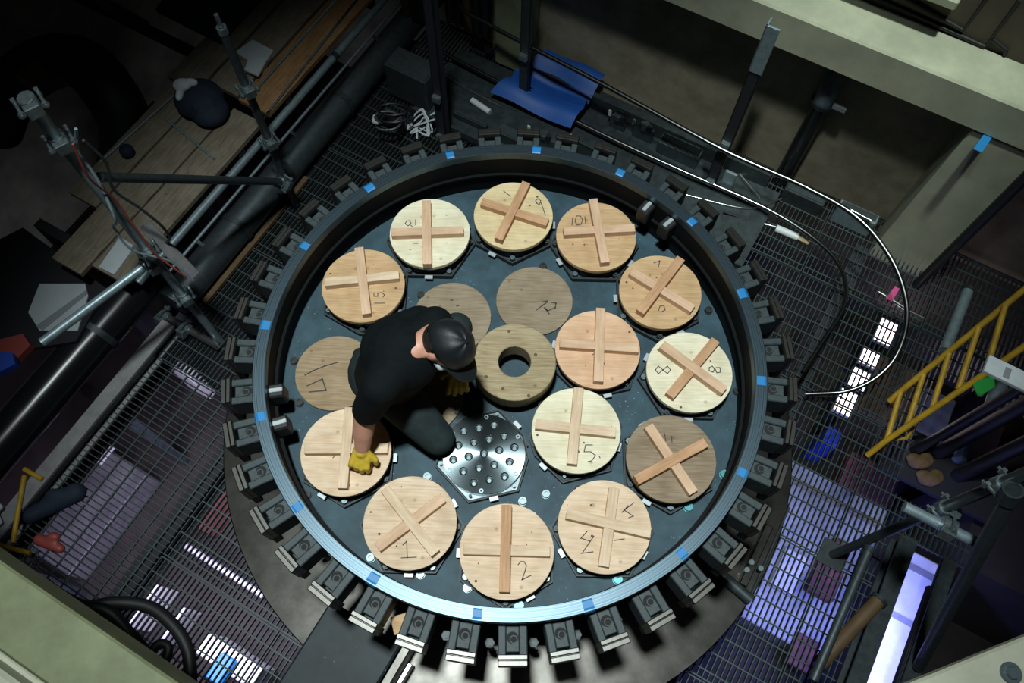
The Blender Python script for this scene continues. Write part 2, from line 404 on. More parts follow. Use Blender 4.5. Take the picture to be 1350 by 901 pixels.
# small hardware on the lower flange between the clamps
for k in range(39):
    t = math.radians(-88+(k+.5)*360/39)
    if math.sin(t) > .55: continue
    r = 1.185; mb = MB().cyl(r*math.cos(t), r*math.sin(t), .014, -.60, -.12, 10).cyl(r*math.cos(t), r*math.sin(t), .022, -.16, -.13, 6)
    mb.build('stay_bolt', 'dark_steel', ves)
# pieces of blue tape across the rim
for k in range(16):
    t0 = math.radians(84.9+k*22.5); n = 4; w = .021/1.1+random.uniform(-.003, .004)
    mb = MB(); prof = [(1.080, .296), (1.092, .3018), (1.118, .3018), (1.134, .296), (1.138, .27)]
    v = []
    for layer in (0, .0012):
        for i in range(n+1):
            t = t0-w+2*w*i/n; v += [((r+layer)*math.cos(t), (r+layer)*math.sin(t), z+layer) for r, z in prof]
    m = len(prof); N_ = (n+1)*m; f = []
    for i in range(n):
        for q in range(m-1):
            f.append((i*m+q, (i+1)*m+q, (i+1)*m+q+1, i*m+q+1)); f.append((N_+i*m+q, N_+i*m+q+1, N_+(i+1)*m+q+1, N_+(i+1)*m+q))
    for i in range(n):
        for q in (0, m-1): f.append((i*m+q, (i+1)*m+q, N_+(i+1)*m+q, N_+i*m+q))
    for q in range(m-1):
        for i in (0, n): f.append((i*m+q, i*m+q+1, N_+i*m+q+1, N_+i*m+q))
    mb.add(v, f); o = mb.build('blue_tape', 'blue_tape', None, origin=(1.107*math.cos(t0), 1.107*math.sin(t0), .30))
    tag(o, 'short strip of blue tape stuck across the vessel rim', 'tape', 'blue tape strips on the rim'); RING.append((t0, o, 'blue tape strip'))
# say which cover each clamp and tape strip lies outside of
COVER_NAMES = ['cover numbered two', 'cover numbered four', 'weathered grey-brown cover', 'whitish cover with sideways 8', 'cover with one bold bar', 'orange-tan cover marked ten', 'yellowish cover marked nine', 'pale knotty cover', 'cover with rotated fifteen', 'flat disc marked 17', 'cover the worker grips', 'cover numbered one']
ORD = ['first', 'second', 'third', 'fourth', 'fifth']; NUM = {1: 'one', 2: 'two', 3: 'three', 4: 'four', 5: 'five'}
for kind in ('dark blocky rim clamp', 'blue tape strip'):
    sect = {}
    for t, o, k_ in RING:
        if k_ == kind: sect.setdefault(int(round((math.degrees(t)+90)/30)) % 12, []).append((-(((math.degrees(t)+90-30*(int(round((math.degrees(t)+90)/30)))))), o))
    for s_, L_ in sect.items():
        L_.sort(key=lambda q: q[0])
        for i_, (_, o) in enumerate(L_):
            o['label'] = f"{kind}{' on the rim' if len(L_) == 1 and 'tape' in kind else ''} outside the {COVER_NAMES[s_]}" + (f", {ORD[i_]} of {NUM[len(L_)]} clockwise" if len(L_) > 1 else '')
# rubber clips gripping the inner lip
for x, y, lab in [(848, 283, 'black clip on the inner rim, the higher of a close pair'), (876, 303, 'black clip on the inner rim, the lower of a close pair'), (366, 520, 'black bracket on the inner wall behind the crouching worker'), (372, 562, 'black bracket on the inner wall beside the gripped cover')]:
    P = un(x, y, .2); t = math.atan2(P[1], P[0]); d = np.array([math.cos(t), math.sin(t), 0]); n = np.array([-d[1], d[0], 0]); c = d*1.045+np.array([0, 0, .2])
    e = thing('rim_clip', tuple(d*1.06+np.array([0, 0, .15])), lab, 'clip')
    MB().obox(c, d*.035, n*.032, (0, 0, .05)).build('block', 'black_rubber', e, bevel=.008)
    MB().obox(c+np.array([0, 0, .053]), d*.03, n*.010, (0, 0, .004)).build('plate', 'bright_tab', e, bevel=.002)

# ------------------------------------------------------------------ covers
RO, RI, ROT = .8316, .421, math.radians(.56)
def pos_out(k): a = -math.pi/2+ROT+k*math.pi/6; return RO*math.cos(a), RO*math.sin(a)
def pos_in(d): a = math.radians(d); return RI*math.cos(a), RI*math.sin(a)
def strokes(lines, z, parent, w=.004, m='marker'):
    for ln in lines: MB().ribbon([un(x, y, z) for x, y in ln], w, z-.001, z+.0008).build('marker_stroke', m, parent)
def hexagon(x, y, r, rot): return [(x+r*math.cos(rot+i*math.pi/3), y+r*math.sin(rot+i*math.pi/3)) for i in range(6)]
def ringprism(mb, outer, inner, z0, z1):
    n = len(outer); v = [(*p, z0) for p in outer]+[(*p, z1) for p in outer]+[(*p, z0) for p in inner]+[(*p, z1) for p in inner]; f = []
    for i in range(n):
        j = (i+1) % n
        f += [(i, j, n+j, n+i), (2*n+j, 2*n+i, 3*n+i, 3*n+j), (n+i, n+j, 3*n+j, 3*n+i), (j, i, 2*n+i, 2*n+j)]
    return mb.add(v, f)
HX = .229
def clip_poly(pts, n, k):               # keep n.p <= k
    out = []
    for p, q in zip(pts, pts[1:]+pts[:1]):
        dp, dq = n[0]*p[0]+n[1]*p[1]-k, n[0]*q[0]+n[1]*q[1]-k
        if dp <= 0: out.append(p)
        if dp*dq < 0: s_ = dp/(dp-dq); out.append((p[0]+(q[0]-p[0])*s_, p[1]+(q[1]-p[1])*s_))
    return out
def base(x, y, label, steel=False):
    rot = math.atan2(y, x); P6 = hexagon(x, y, HX, rot); inner_ring = math.hypot(x, y) < .6
    for s_ in (-1, 1):                  # corners cut where the neighbouring flange begins
        an_ = rot+s_*math.radians(29.2 if inner_ring else 15)+s_*math.pi/2; P6 = clip_poly(P6, (math.cos(an_), math.sin(an_)), -.001)
    hexa = lambda r: [(x+(p[0]-x)*r/HX, y+(p[1]-y)*r/HX) for p in P6]
    rb, rr = (.199, .007) if inner_ring else (.200, .013)
    t = thing('hex_base', (x, y, 0), label, 'base')
    MB().prism(hexa(HX-.003), 0, .014).build('plate', 'vessel_floor' if not steel else 'mirror_steel', t, bevel=.003)
    ringprism(MB(), hexa(HX-.001), hexa(HX-.011), .005, .034).build('lip', 'lip_black', t, bevel=.0015)
    ringprism(MB(), hexa(HX), hexa(HX-.003), .030, .0355).build('lip_edge', 'dark_steel', t)
    for i in (0, 1, 2, 3, 4, 5):
        a = rot+i*math.pi/3+math.pi/6; c = (x+.207*math.cos(a), y+.207*math.sin(a)); d = np.array([math.cos(a), math.sin(a), 0]); n = np.array([-d[1], d[0], 0])
        if i % 2 == 0: MB().obox((c[0], c[1], .034), d*.010, n*.020, (0, 0, .004)).build('tab', 'bright_tab', t, bevel=.001)
    for i in range(6):
        a = rot+i*math.pi/3; c = (x+rb*math.cos(a), y+rb*math.sin(a))
        MB().cyl(*c, rr, .012, .045, 10).cyl(*c, rr*.54, .045, .052, 8).build('bolt', 'bolt_steel' if i % 2 else 'dark_steel', t)
    return t
def bar(name, p, q, z0, z1, m, parent, w=.044):
    P, Q = un(*p, z1), un(*q, z1); d = Q-P; L = np.linalg.norm(d); d /= L; n = np.array([-d[1], d[0], 0]); c = (P+Q)/2
    o = MB().obox((0, 0, 0), (L/2, 0, 0), (0, w/2, 0), (0, 0, (z1-z0)/2)).build(name, m, None, bevel=.0015)
    o.location = (c[0], c[1], (z0+z1)/2); o.rotation_euler = (0, 0, math.atan2(d[1], d[0])); attach(o, parent); return o
def shapes(s):      # tiny helper: list of polylines from "x,y x,y / x,y ..." text
    return [[tuple(map(float, p.split(','))) for p in l.split()] for l in s.split('/')]
COVERS = [
 # pos, radius, material, top bar, lower bar, bar materials, writing, labels
 (pos_out(0), 'ply_tan', ((668, 666), (665, 781)), ((611, 724), (725, 727)), 'bar_red', 'bar_cream', '683,745 686,741 691,741 694,746 692,754 688,765 700,759', 'light round plywood cover with wooden cross handle, numbered 2'),
 (pos_out(11), 'ply_tan2', ((507, 644), (574, 730)), ((497, 722), (584, 656)), 'bar_cream', 'bar_light', '531,719 536,714 537,736 / 529,736 549,735', 'round plywood cover with diagonal wooden cross, numbered 1'),
 (pos_out(1), 'ply_tan', ((747, 677), (858, 703)), ((810, 643), (796, 747)), 'bar_cream', 'bar_cream', '774,701 766,710 778,714 / 783,707 768,729 / 766,730 782,728 / 828,667 823,673 820,676 / 836,663 823,673 835,681 829,683 / 810,713 823,711', 'round plywood cover with flat wooden cross, numbered 4'),
 (pos_out(2), 'ply_grey', ((839, 633), (931, 583)), ((855, 561), (915, 650)), 'bar_red', 'bar_light', '858,632 862,630 / 876,572 878,582 / 885,575 886,584', 'weathered grey-brown round plywood cover with reddish cross handle'),
 (pos_out(3), 'ply_pale', ((873, 454), (956, 515)), ((944, 448), (883, 522)), 'bar_light', 'bar_red', '868,483 864,488 868,493 874,488 880,483 884,488 880,493 874,488 868,483 / 935,485 939,483 942,487 940,491 935,489 935,485 / 944,485 949,485 950,491 945,492 943,487', 'whitish round plywood cover with a sideways figure 8 beside its cross'),
 (pos_out(4), 'ply_orange', ((898, 340), (844, 411)), ((832, 357), (914, 407)), 'bar_red', 'bar_light', '868,410 870,404 875,403 877,409 871,412 / 862,347 870,344 868,352', 'tan round plywood cover with one bold diagonal bar, by the dark inner wall'),
 (pos_out(5), 'ply_orange', ((782, 262), (798, 346)), ((743, 305), (837, 300)), 'bar_light', 'bar_light', '755,287 754,297 / 760,285 758,292 761,297 766,296 768,290 765,285 760,285 / 771,286 772,295', 'orange-tan round plywood cover with pencilled 10 and upright cross'),
 (pos_out(6), 'ply_cream', ((694, 240), (657, 315)), ((635, 265), (722, 293)), 'bar_red', 'bar_red', '708,268 706,265 709,262 713,265 711,270 707,268 / 713,267 719,284 / 664,252 673,259', 'yellowish round plywood cover with a looped 9 and reddish cross'),
 (pos_out(7), 'ply_pale', ((562, 264), (563, 348)), ((516, 306), (611, 303)), 'bar_light', 'bar_light', '536,292 534,295 538,298 542,295 540,291 536,292 / 541,297 544,299 / 548,290 548,297 / 545,321 551,321', 'pale knotty round plywood cover with an upright wooden cross'),
 (pos_out(8), 'ply_orange', ((473, 326), (483, 414)), ((428, 372), (526, 362)), 'bar_light', 'bar_cream', '493,387 493,391 498,391 498,387 503,386 507,389 505,392 / 494,400 507,400', 'orange-tan round plywood cover with pencilled 15 rotated beside its cross'),
 (pos_out(10), 'ply_tan', ((461, 537), (451, 644)), ((401, 592), (511, 591)), 'bar_cream', 'bar_cream', '439,604 444,597 449,595 / 487,612 486,620 481,625', 'light round plywood cover gripped by the yellow-gloved worker'),
 (pos_in(15), 'ply_pink', ((792, 406), (789, 503)), ((738, 452), (842, 459)), 'bar_light', 'bar_light', '781,468 784,466', 'pinkish round plywood cover with upright cross beside the wooden ring'),
 (pos_in(-43.7), 'ply_pale', ((763, 511), (754, 612)), ((706, 559), (812, 570)), 'bar_cream', 'bar_cream', '781,587 772,587 770,596 779,596 785,601 780,608 775,609 / 790,602 791,604', 'pale round plywood cover with cross handle, numbered 5'),
]
for i, ((x, y), m, tb, lb, mt, ml, wr, lab) in enumerate(COVERS):
    base(x, y, 'black bolted hexagonal flange under ' + {0: 'the cover marked two', 1: 'the diagonal-cross cover marked one', 2: 'the flat-cross cover marked four', 3: 'the weathered grey cover', 4: 'the cover with sideways 8', 5: 'the cover with one bold bar', 6: 'the orange-tan cover marked ten', 7: 'the yellowish cover marked nine', 8: 'the pale knotty cover', 9: 'the cover with rotated fifteen', 10: 'the gripped cover', 11: 'the pinkish cover', 12: 'the pale cover marked five'}[i])
    t = thing('plywood_cover', (x, y, .035), lab, 'cover')
    MB().cyl(x, y, .183, .013, HT-.022, 48).build('spigot', 'adapter_black', t, True)
    o = MB().cyl(0, 0, .2, HT-.024, HT, 72).build('disc', m, None, bevel=.0015); o.location = (x, y, 0); attach(o, t)
    bar('handle_bar', *lb, HT-.001, HT+.037, ml, t); bar('handle_bar', *tb, HT-.001, HT+.043, mt, t)
    strokes(shapes(wr), HT, t)
    for q in range(6):
        ra, rr = random.uniform(0, 6.28), random.uniform(.06, .185); MB().cyl(x+rr*math.cos(ra), y+rr*math.sin(ra), random.choice((.0022, .003, .0045, .006)), HT-.001, HT+.0006, 8).build('knot', 'knot', t)
FL = .016
for (x, y), m, wr, lab in [(pos_out(9), 'ply_flat2', '402,495 413,489 428,483 445,478 / 405,509 425,500 430,515 408,517', 'flat brown plywood disc with large 17 on the vessel floor'),
        (pos_in(75), 'ply_flat', '707,409 722,398 / 716,398 722,397 / 727,399 733,400 732,406 722,410 718,406 724,414', 'flat grey plywood disc with 12 on the vessel floor'),
        (pos_in(134), 'ply_flat', '602,404 605,403 / 594,396 597,396', 'flat grey plywood disc behind the worker’s capped head'),
        (pos_in(195), 'ply_flat', '600,545 603,546', 'flat grey plywood disc in the worker’s shadow beside the drilled plate')]:
    t = thing('floor_disc', (x, y, 0), lab.replace('’', "'"), 'disc')
    o = MB().cyl(0, 0, .19, 0, FL, 72).build('disc', m, None, bevel=.002); o.location = (x, y, 0); attach(o, t)
    strokes(shapes(wr), FL, t, .006)
# wooden ring in the middle
t = thing('wooden_ring', (.015, .008, 0), 'thick weathered wooden ring with a round hole at the vessel centre', 'ring')
cx, cy = .0185, .009
o = MB().lathe([(.075, .085), (.186, .085), (.19, .09), (.19, .176), (.186, .18), (.079, .18), (.075, .176)], 72).build('ring', 'ply_donut', None, True); o.location = (cx, cy, 0); attach(o, t)
MB().lathe([(.10, 0), (.165, 0), (.165, .09), (.10, .09)], 48, (cx, cy)).build('pedestal', 'adapter_black', t, True)
for x, y in [(663, 513), (671, 437), (641, 497), (697, 522), (706, 468)]:
    P = un(x, y, .18); MB().cyl(P[0], P[1], .008, .179, .1812, 10).build('knot', 'knot', t)
# drilled steel plate
x, y = un(638, 598.3, .05)[:2]
base(x, y, 'bare steel hexagonal flange under the shiny drilled plate', True)
t = thing('drilled_plate', (x, y, .03), 'shiny round steel plate with nineteen drilled holes', 'plate')
rot = math.radians(13.5)
holes = []
for i in range(-2, 3):
    for j in range(-2, 3):
        if abs(i+j) <= 2: holes.append((i+j*.5, j*.866))
hp = [(x+.0705*(p*math.cos(rot)-q*math.sin(rot)), y+.0705*(p*math.sin(rot)+q*math.cos(rot))) for p, q in holes]
bm = bmesh.new()
vs = [bm.verts.new((x+.186*math.cos(2*math.pi*i/72), y+.186*math.sin(2*math.pi*i/72), .052)) for i in range(72)]
edges = [bm.edges.new((vs[i], vs[(i+1) % 72])) for i in range(72)]
for hx, hy in hp:
    h = [bm.verts.new((hx+.0195*math.cos(2*math.pi*i/16), hy+.0195*math.sin(2*math.pi*i/16), .052)) for i in range(16)]
    edges += [bm.edges.new((h[i], h[(i+1) % 16])) for i in range(16)]
bmesh.ops.triangle_fill(bm, use_beauty=True, use_dissolve=False, edges=edges)
drop = [f for f in bm.faces if any(math.hypot(f.calc_center_median().x-hx, f.calc_center_median().y-hy) < .0185 for hx, hy in hp)]
bmesh.ops.delete(bm, geom=drop, context='FACES_ONLY')
ret = bmesh.ops.extrude_edge_only(bm, edges=[e for e in bm.edges if len(e.link_faces) == 1])
bmesh.ops.translate(bm, vec=(0, 0, -.0385), verts=[g for g in ret['geom'] if isinstance(g, bmesh.types.BMVert)])
bmesh.ops.recalc_face_normals(bm, faces=bm.faces)
me = bpy.data.meshes.new('plate'); bm.to_mesh(me); bm.free(); me.materials.append(MAT['turned_steel'])
o = bpy.data.objects.new('plate', me); COL.objects.link(o); attach(o, t)
for hx, hy in hp:
    MB().lathe([(.0193, .050), (.0196, .050), (.0196, .030), (.009, .027), (.0085, .0275), (.0188, .031)], 16, (hx, hy)).cyl(hx, hy, .009, .0265, .0275, 12).build('cup', 'mirror_steel', t, True)
for i in range(6):
    a = rot+math.radians(15)+i*math.pi/3; MB().lathe([(.005, .05), (.010, .05), (.010, .058), (.005, .058)], 12, (x+.172*math.cos(a), y+.172*math.sin(a))).build('screw', 'bolt_steel', t)
#SURROUND
# ------------------------------------------------------------------ scaffold and pipes
def rod(name, P, Q, r, m, label, cat, group=None, n=12):
    o = MB().tube([P, Q], r, n).build(name, m, None, True, origin=tuple(P)); return tag(o, label, cat, group)
def coupler(parent, c, d1, d2=None, r=.034, spread=.03):
    """scaffold coupler: two collars, bolts with nuts and wings"""
    c = np.array(c, float); d1 = np.array(d1, float)/np.linalg.norm(d1)
    o = np.cross(d1, (0.3, .2, 1.)) if abs(d1[2]) < .9 else np.array([.6, -.8, 0]); o /= np.linalg.norm(o); p = np.cross(d1, o)
    mb = MB().tube([c-d1*.03, c+d1*.03], r, 10)
    mb.obox(c+o*(r+.014), d1*.028, p*.03, o*.016)
    mb.build('collar', 'coupler_zinc', parent, bevel=.003)
    for s in (-1, 1):
        b = c+p*s*(r+.012); MB().tube([b-o*.05, b+o*.055], .007, 6).tube([b+o*.038, b+o*.052], .014, 6).obox(b-o*.03, d1*.018, p*.008, o*.008).build('clamp_bolt', 'coupler_zinc', parent)
def pole(base, z0, z1, r, m, label, cz=(), name='scaffold_pole', cat='pole', plate=False):
    P = np.array([base[0], base[1], z0]); t = thing(name, tuple(P), label, cat)
    MB().lathe([(r*.82, z0), (r, z0), (r, z1), (r*.82, z1)], 16, base[:2]).build('tube', m, t, True)
    for z in cz: coupler(t, (base[0], base[1], z), (0, 0, 1))
    if plate: MB().abox(*(lambda q: (q[0]-.075, q[0]+.075, q[1]-.075, q[1]+.075))(toab(P)), z0, z0+.008).build('base_plate', 'dark_steel', t, bevel=.002)
    return t
LP = un(290, 450, ZF); UP = un(390, 270, ZF)
lp = pole(LP, ZF, 1.16, .024, 'galvanised', 'tall galvanised scaffold pole wrapped in cables beside the plank platform', [zat(LP, p) for p in ((38, 135), (78, 182), (192, 330), (243, 388))])
upo = pole(UP, ZF, .47, .024, 'dull_tube', 'scaffold pole with open top standing at the plank edge', [zat(UP, p) for p in ((325, 115), (355, 185))])
MB().lathe([(.014, .46), (.027, .46), (.027, .50), (.014, .50)], 12, UP[:2]).tube([(UP[0], UP[1], .46), (UP[0], UP[1], .58)], .012, 8).build('spigot', 'coupler_zinc', upo)
# diagonal brace, ledgers
zb0, zb1 = zat(LP, (150, 228)), zat(UP, (372, 232))
br = thing('scaffold_brace', (UP[0], UP[1], zb1), 'long dull scaffold brace between the two left poles', 'tube')
MB().tube([(LP[0], LP[1]+.05, zb0), (UP[0], UP[1]-.05, zb1)], .024, 12).build('tube', 'dull_tube', br, True); coupler(br, (UP[0], UP[1]-.05, zb1), (UP[0]-LP[0], UP[1]-LP[1], zb1-zb0))
zc = zat(LP, (200, 345)); Q = un(55, 452, zc-.05)
br = thing('scaffold_ledger', tuple(Q), 'shiny horizontal scaffold tube clamped to the cable-wrapped pole', 'tube')
R_ = np.array([LP[0]-.05, LP[1]+.0, zc-.05]); MB().tube([Q, R_], .024, 12).build('tube', 'galvanised', br, True); coupler(br, R_, R_-Q)
P, Q = un(216, 416, -1.03), un(288, 457, -1.03)
br = thing('scaffold_ledger', tuple(P), 'short bright scaffold tube across the foot of the left pole', 'tube')
MB().tube([P, Q], .024, 12).build('tube', 'chrome_tube', br, True); coupler(br, P+(Q-P)*.42, Q-P); coupler(br, P+(Q-P)*.02, Q-P)
for p, q, lab in [((238, 118), (132, 214), 'thin grey guard rod above the plank platform'), ((217, 155), (283, 210), 'bent rod lying across the planks')]:
    rod('guard_rod', un(*p, -.593), un(*q, -.593), .008, 'galvanised', lab, 'rod', None, 8)
# cables tied along the left pole
for k, (pts, m, lab) in enumerate([
    ([(100, 170), (104, 200), (130, 240), (152, 290), (150, 300), (175, 330), (225, 345), (255, 370)], 'galvanised', 'pale cable hanging along the left scaffold pole'),
    ([(110, 185), (140, 215), (150, 250), (185, 275), (215, 300), (222, 318), (190, 330)], 'dull_tube', 'grey cable looping beside the left scaffold pole'),
    ([(96, 190), (118, 235), (150, 262), (178, 300), (205, 335), (245, 365)], 'copper_red', 'dark red cable beside the left scaffold pole')]):
    L_ = [un(x, y, float(np.interp(i, [0, len(pts)-1], [.85, -.25]))+(.12, .05, .15)[k]) for i, (x, y) in enumerate(pts)]
    tag(MB().tube(spline(L_), (.007, .007, .005)[k], 6).build('cable', m, None, True, origin=tuple(L_[-1])), lab, 'cable')
P, Q = un(190, 296, .10), un(258, 366, -.30); n = np.cross(Q-P, (0, 0, 1)); n /= np.linalg.norm(n)
tag(MB().obox((P+Q)/2, (Q-P)/2, n*.034, (0, 0, .01)).build('cable_tray', 'pale_steel', None, bevel=.004), 'narrow sloping lilac metal tray beside the left pole', 'tray')
# plank platform
zp = -.60
for k, (a0, a1, b0, b1, m, lab) in enumerate([(-2.60, -2.375, -.42, .93, 'plank_wood', 'worn scaffold plank along the platform edge below the brace'), (-2.84, -2.615, -.5, .80, 'plank_wood', 'worn scaffold plank in the middle of the platform'), (-3.07, -2.855, -.1, .86, 'plank_wood', 'short dark scaffold plank away from the platform edge'),
        (-2.62, -2.375, 1.0, 2.35, 'plank_orange', 'orange-brown scaffold plank at the far platform edge'), (-2.88, -2.64, 1.02, 3.1, 'plank_wood', 'grey-brown long scaffold plank at the far end'), (-3.14, -2.90, .92, 3.1, 'plank_wood', 'pale scaffold plank beside the green wall')]):
    o = MB().obox((0, 0, 0), ((b1-b0)/2, 0, 0), (0, (a1-a0)/2, 0), (0, 0, .019)).build('scaffold_plank', m, None, bevel=.003)
    o.location = AB((a0+a1)/2, (b0+b1)/2, zp-.019); o.rotation_euler = (0, 0, AX+math.pi/2); tag(o, lab, 'plank')
for k, b in enumerate((-.35, .70, 1.2, 2.2, 3.0)):
    jm = MB().abox(-4.85 if k > 1 else -3.12, -2.38, b-.03, b+.03, zp-.10, zp-.037)
    if k < 2: jm.abox(-3.12, -3.06, b-.03, b+.03, ZL, zp-.10).abox(-2.82, -2.76, b-.03, b+.03, ZL, zp-.10)
    struct(jm.build('platform_joist', 'lower_dark'))
def runpipe(px, z, r, b0, b1, m, lab, name='pipe', cat='pipe', rings=()):
    a, _ = pa(*px, z); t = thing(name, tuple(AB(a, b0, z)), lab, cat)
    MB().tube([AB(a, b0, z), AB(a, b1, z)], r, 20).build('run', m, t, True)
    for b in rings: MB().tube([AB(a, b-.02, z), AB(a, b+.02, z)], r*1.08, 20).build('band', 'dark_steel', t, True)
    return t
runpipe((438, 78), -.72, .026, -.35, 3.12, 'galvanised', 'slim grey pipe running just under the platform edge', rings=(.5, 1.7))
tr_ = runpipe((446, 98), -.86, .010, -.2, 3.1, 'galvanised', 'thin rod between the slim pipe and the fat pipe', 'thin_rod', 'rod')
ar, af = pa(446, 98, -.86)[0], pa(446, 140, -.985)[0]
for b in (.1, 1.1, 2.1): MB().obox((AB(ar, b, -.86)+AB(af, b, -.91))/2, (AB(af, b, -.91)-AB(ar, b, -.86))/2, E2*.012, (0, 0, .004)).build('bracket', 'dark_steel', tr_)
runpipe((446, 140), -.985, .105, -.3, 3.1, 'dull_tube', 'fat dull pipe along the platform side', rings=(.35, 1.55))
fp = runpipe((60, 520), -.95, .13, -2.6, .2, 'black_gloss', 'very fat black pipe near the lilac beam', rings=(-.7,)); ar = pa(60, 520, -.95)[0]
for b in (-2.2, -1.0, .05): MB().abox(ar-.06, ar+.06, b-.03, b+.03, ZL, -1.06).build('pedestal', 'dark_steel', fp)
a, b = pa(100, 572, -.98)
tag(MB().abox(a-.045, a+.045, -2.1, -.42, -1.0, -.98).abox(a-.006, a+.006, -2.1, -.42, -1.12, -1.0).abox(a-.045, a+.045, -2.1, -.42, -1.132, -1.12).build('steel_beam', 'pale_steel'), 'lilac-lit steel beam beside the left grating', 'beam')
tag(MB().abox(-2.185, -2.15, -.2, .95, ZF-.005, -1.075).build('steel_kerb', 'brown_pipe'), 'reddish steel kerb at the grating edge by the poles', 'kerb')
# guard ropes on the far platform
for dx, lab in ((0, 'upper dark guard wire above the far planks'), (22, 'lower dark guard wire above the far planks')):
    z = zat(UP, (328+dx*.6, 128+dx*1.5)); rod('guard_wire', (UP[0], UP[1], z), un(470+dx*.3, -30+dx, z), .008, 'dull_tube', lab, 'wire', None, 8)
# bag and rag on the planks, paper, ball, big bent duct
def blobmesh(name, parts, voxel, m, parent=None, smooth=6, origin=None):
    """one continuous surface grown from overlapping ellipsoids and tapered capsules"""
    bm = bmesh.new()
    for p in parts:
        if p[0] == 'e':
            _, c, r = p[:3]; R = p[3] if len(p) > 3 else Matrix.Identity(3)
            mt = Matrix.Translation(Vector(c)) @ (R.to_4x4() if len(R) == 3 else R) @ Matrix.Diagonal((*r, 1))
            bmesh.ops.create_uvsphere(bm, u_segments=20, v_segments=12, radius=1, matrix=mt)
        else:
            _, a, ra, b, rb = p; a = np.array(a, float); b = np.array(b, float); d = b-a; L = np.linalg.norm(d)+1e-9; d /= L
            prof = []; K = 6
            for k in range(K+1): t = -math.pi/2+k*math.pi/2/K; prof.append((ra*math.cos(t), ra*math.sin(t)))
            for k in range(K+1): t = k*math.pi/2/K; prof.append((rb*math.cos(t), L+rb*math.sin(t)))
            o = np.cross(d, (0, 0, 1)); o = o/np.linalg.norm(o) if np.linalg.norm(o) > .05 else np.array([1., 0, 0]); q = np.cross(d, o); n = 18; rows = []
            for r, h in prof:
                rows.append([bm.verts.new(tuple(a+d*h+max(r, 1e-4)*(o*math.cos(2*math.pi*i/n)+q*math.sin(2*math.pi*i/n)))) for i in range(n)])
            for k in range(len(rows)-1):
                for i in range(n): bm.faces.new((rows[k][i], rows[k][(i+1) % n], rows[k+1][(i+1) % n], rows[k+1][i]))
            bm.faces.new(rows[0][::-1]); bm.faces.new(rows[-1])
    bmesh.ops.recalc_face_normals(bm, faces=bm.faces)
    me = bpy.data.meshes.new(name+'_src'); bm.to_mesh(me); bm.free()
    src = bpy.data.objects.new(name+'_src', me); COL.objects.link(src)
    md = src.modifiers.new('r', 'REMESH'); md.mode = 'VOXEL'; md.voxel_size = voxel; md.use_smooth_shade = True
    if smooth: sm = src.modifiers.new('s', 'SMOOTH'); sm.factor = .5; sm.iterations = smooth
    dg = bpy.context.evaluated_depsgraph_get(); dg.update()
    out = bpy.data.meshes.new_from_object(src.evaluated_get(dg)); bpy.data.objects.remove(src)
    out.name = name
    for p_ in out.polygons: p_.use_smooth = True
    out.materials.clear(); out.materials.append(MAT[m])
    if origin is not None: out.transform(Matrix.Translation(-Vector(origin)))
    o = bpy.data.objects.new(name, out); COL.objects.link(o)
    if origin is not None: o.location = origin
    if parent: attach(o, parent)
    return o
def cp(x, y, z): return un(x, y, z)
g = cp(262, 130, -.52); t = thing('tool_bag', (g[0], g[1], zp), 'dark blue cloth bag with a pale rag on the planks', 'bag')
blobmesh('bag', [('e', g+np.array([0, 0, 0]), (.16, .15, .09)), ('e', g+np.array([.08, -.08, -.02]), (.12, .12, .07)), ('c', g+np.array([.05, .03, .06]), .03, g+np.array([.12, -.1, .03]), .025), ('c', g+np.array([-.02, .06, .07]), .03, g+np.array([.02, -.12, .05]), .02)], .012, 'navy_cloth', t, 4)
h = cp(240, 112, -.42); blobmesh('rag', [('e', h, (.06, .05, .03)), ('e', h+np.array([.05, .02, .0]), (.05, .03, .025)), ('e', h+np.array([-.01, -.06, -.02]), (.025, .05, .025))], .008, 'white_cloth', t, 3)
g = cp(167, 199, -.558); tag(blobmesh('blue_ball', [('e', g, (.045, .045, .045)), ('c', g, .02, g+np.array([0, 0, .055]), .015)], .006, 'navy_cloth', None, 2, origin=tuple(g)), 'small round dark blue cap beside the planks', 'cap')
pts = [cp(x, y, z) for x, y, z in [(-5, 170, -1.1), (15, 118, -.75), (62, 84, -.6), (110, 85, -.55), (150, 130, -.6), (168, 180, -.85), (160, 240, -1.4), (165, 300, -2.85)]]
t = thing('bent_duct', tuple(pts[-1]), 'big black bent duct in front of the green wall', 'duct')
MB().tube(spline(pts), .17, 24).build('duct', 'black_rubber', t, True)
MB().tube([cp(38, 100, -.42), cp(52, 88, -.42)], .05, 14).tube([cp(32, 108, -.42), cp(38, 101, -.42)], .06, 14).build('fitting', 'brown_pipe', t, True)
def sheet(name, px, z, m, lab, cat, th=.004, parent=None, sag=0.):
    P = [un(x, y, z) for x, y in px]
    mb = MB().prism([p[:2] for p in P], z-th, z); return tag(mb.build(name, m, None, bevel=.001), lab, cat)
sheet('white_sheet', [(310, 68), (345, 92), (360, 66), (333, 52)], zp+.03, 'paper', 'folded white sheet on the pale far plank', 'sheet', .031)
sheet('white_sheet', [(322, 92), (340, 100), (352, 78), (330, 70)], zp+.045, 'paper', 'small white sheet lying over the folded sheet', 'sheet', .016)
sheet('cardboard_sheet', [(52, 374), (112, 374), (116, 390), (102, 436), (52, 436), (37, 412)], -.781, 'paper', 'pale cardboard sheet with a grey stripe left of the pole', 'sheet', .01)
sheet('grey_strip', [(47, 430), (56, 436), (115, 388), (114, 382)], -.7785, 'grey_tape', 'grey tape strip across the pale cardboard sheet', 'tape', .003)
sheet('support_shelf', [(-30, 330), (30, 300), (140, 380), (100, 450), (-20, 470)], -.791, 'lower_dark', 'dark shelf under the pale cardboard sheet', 'shelf', .03)
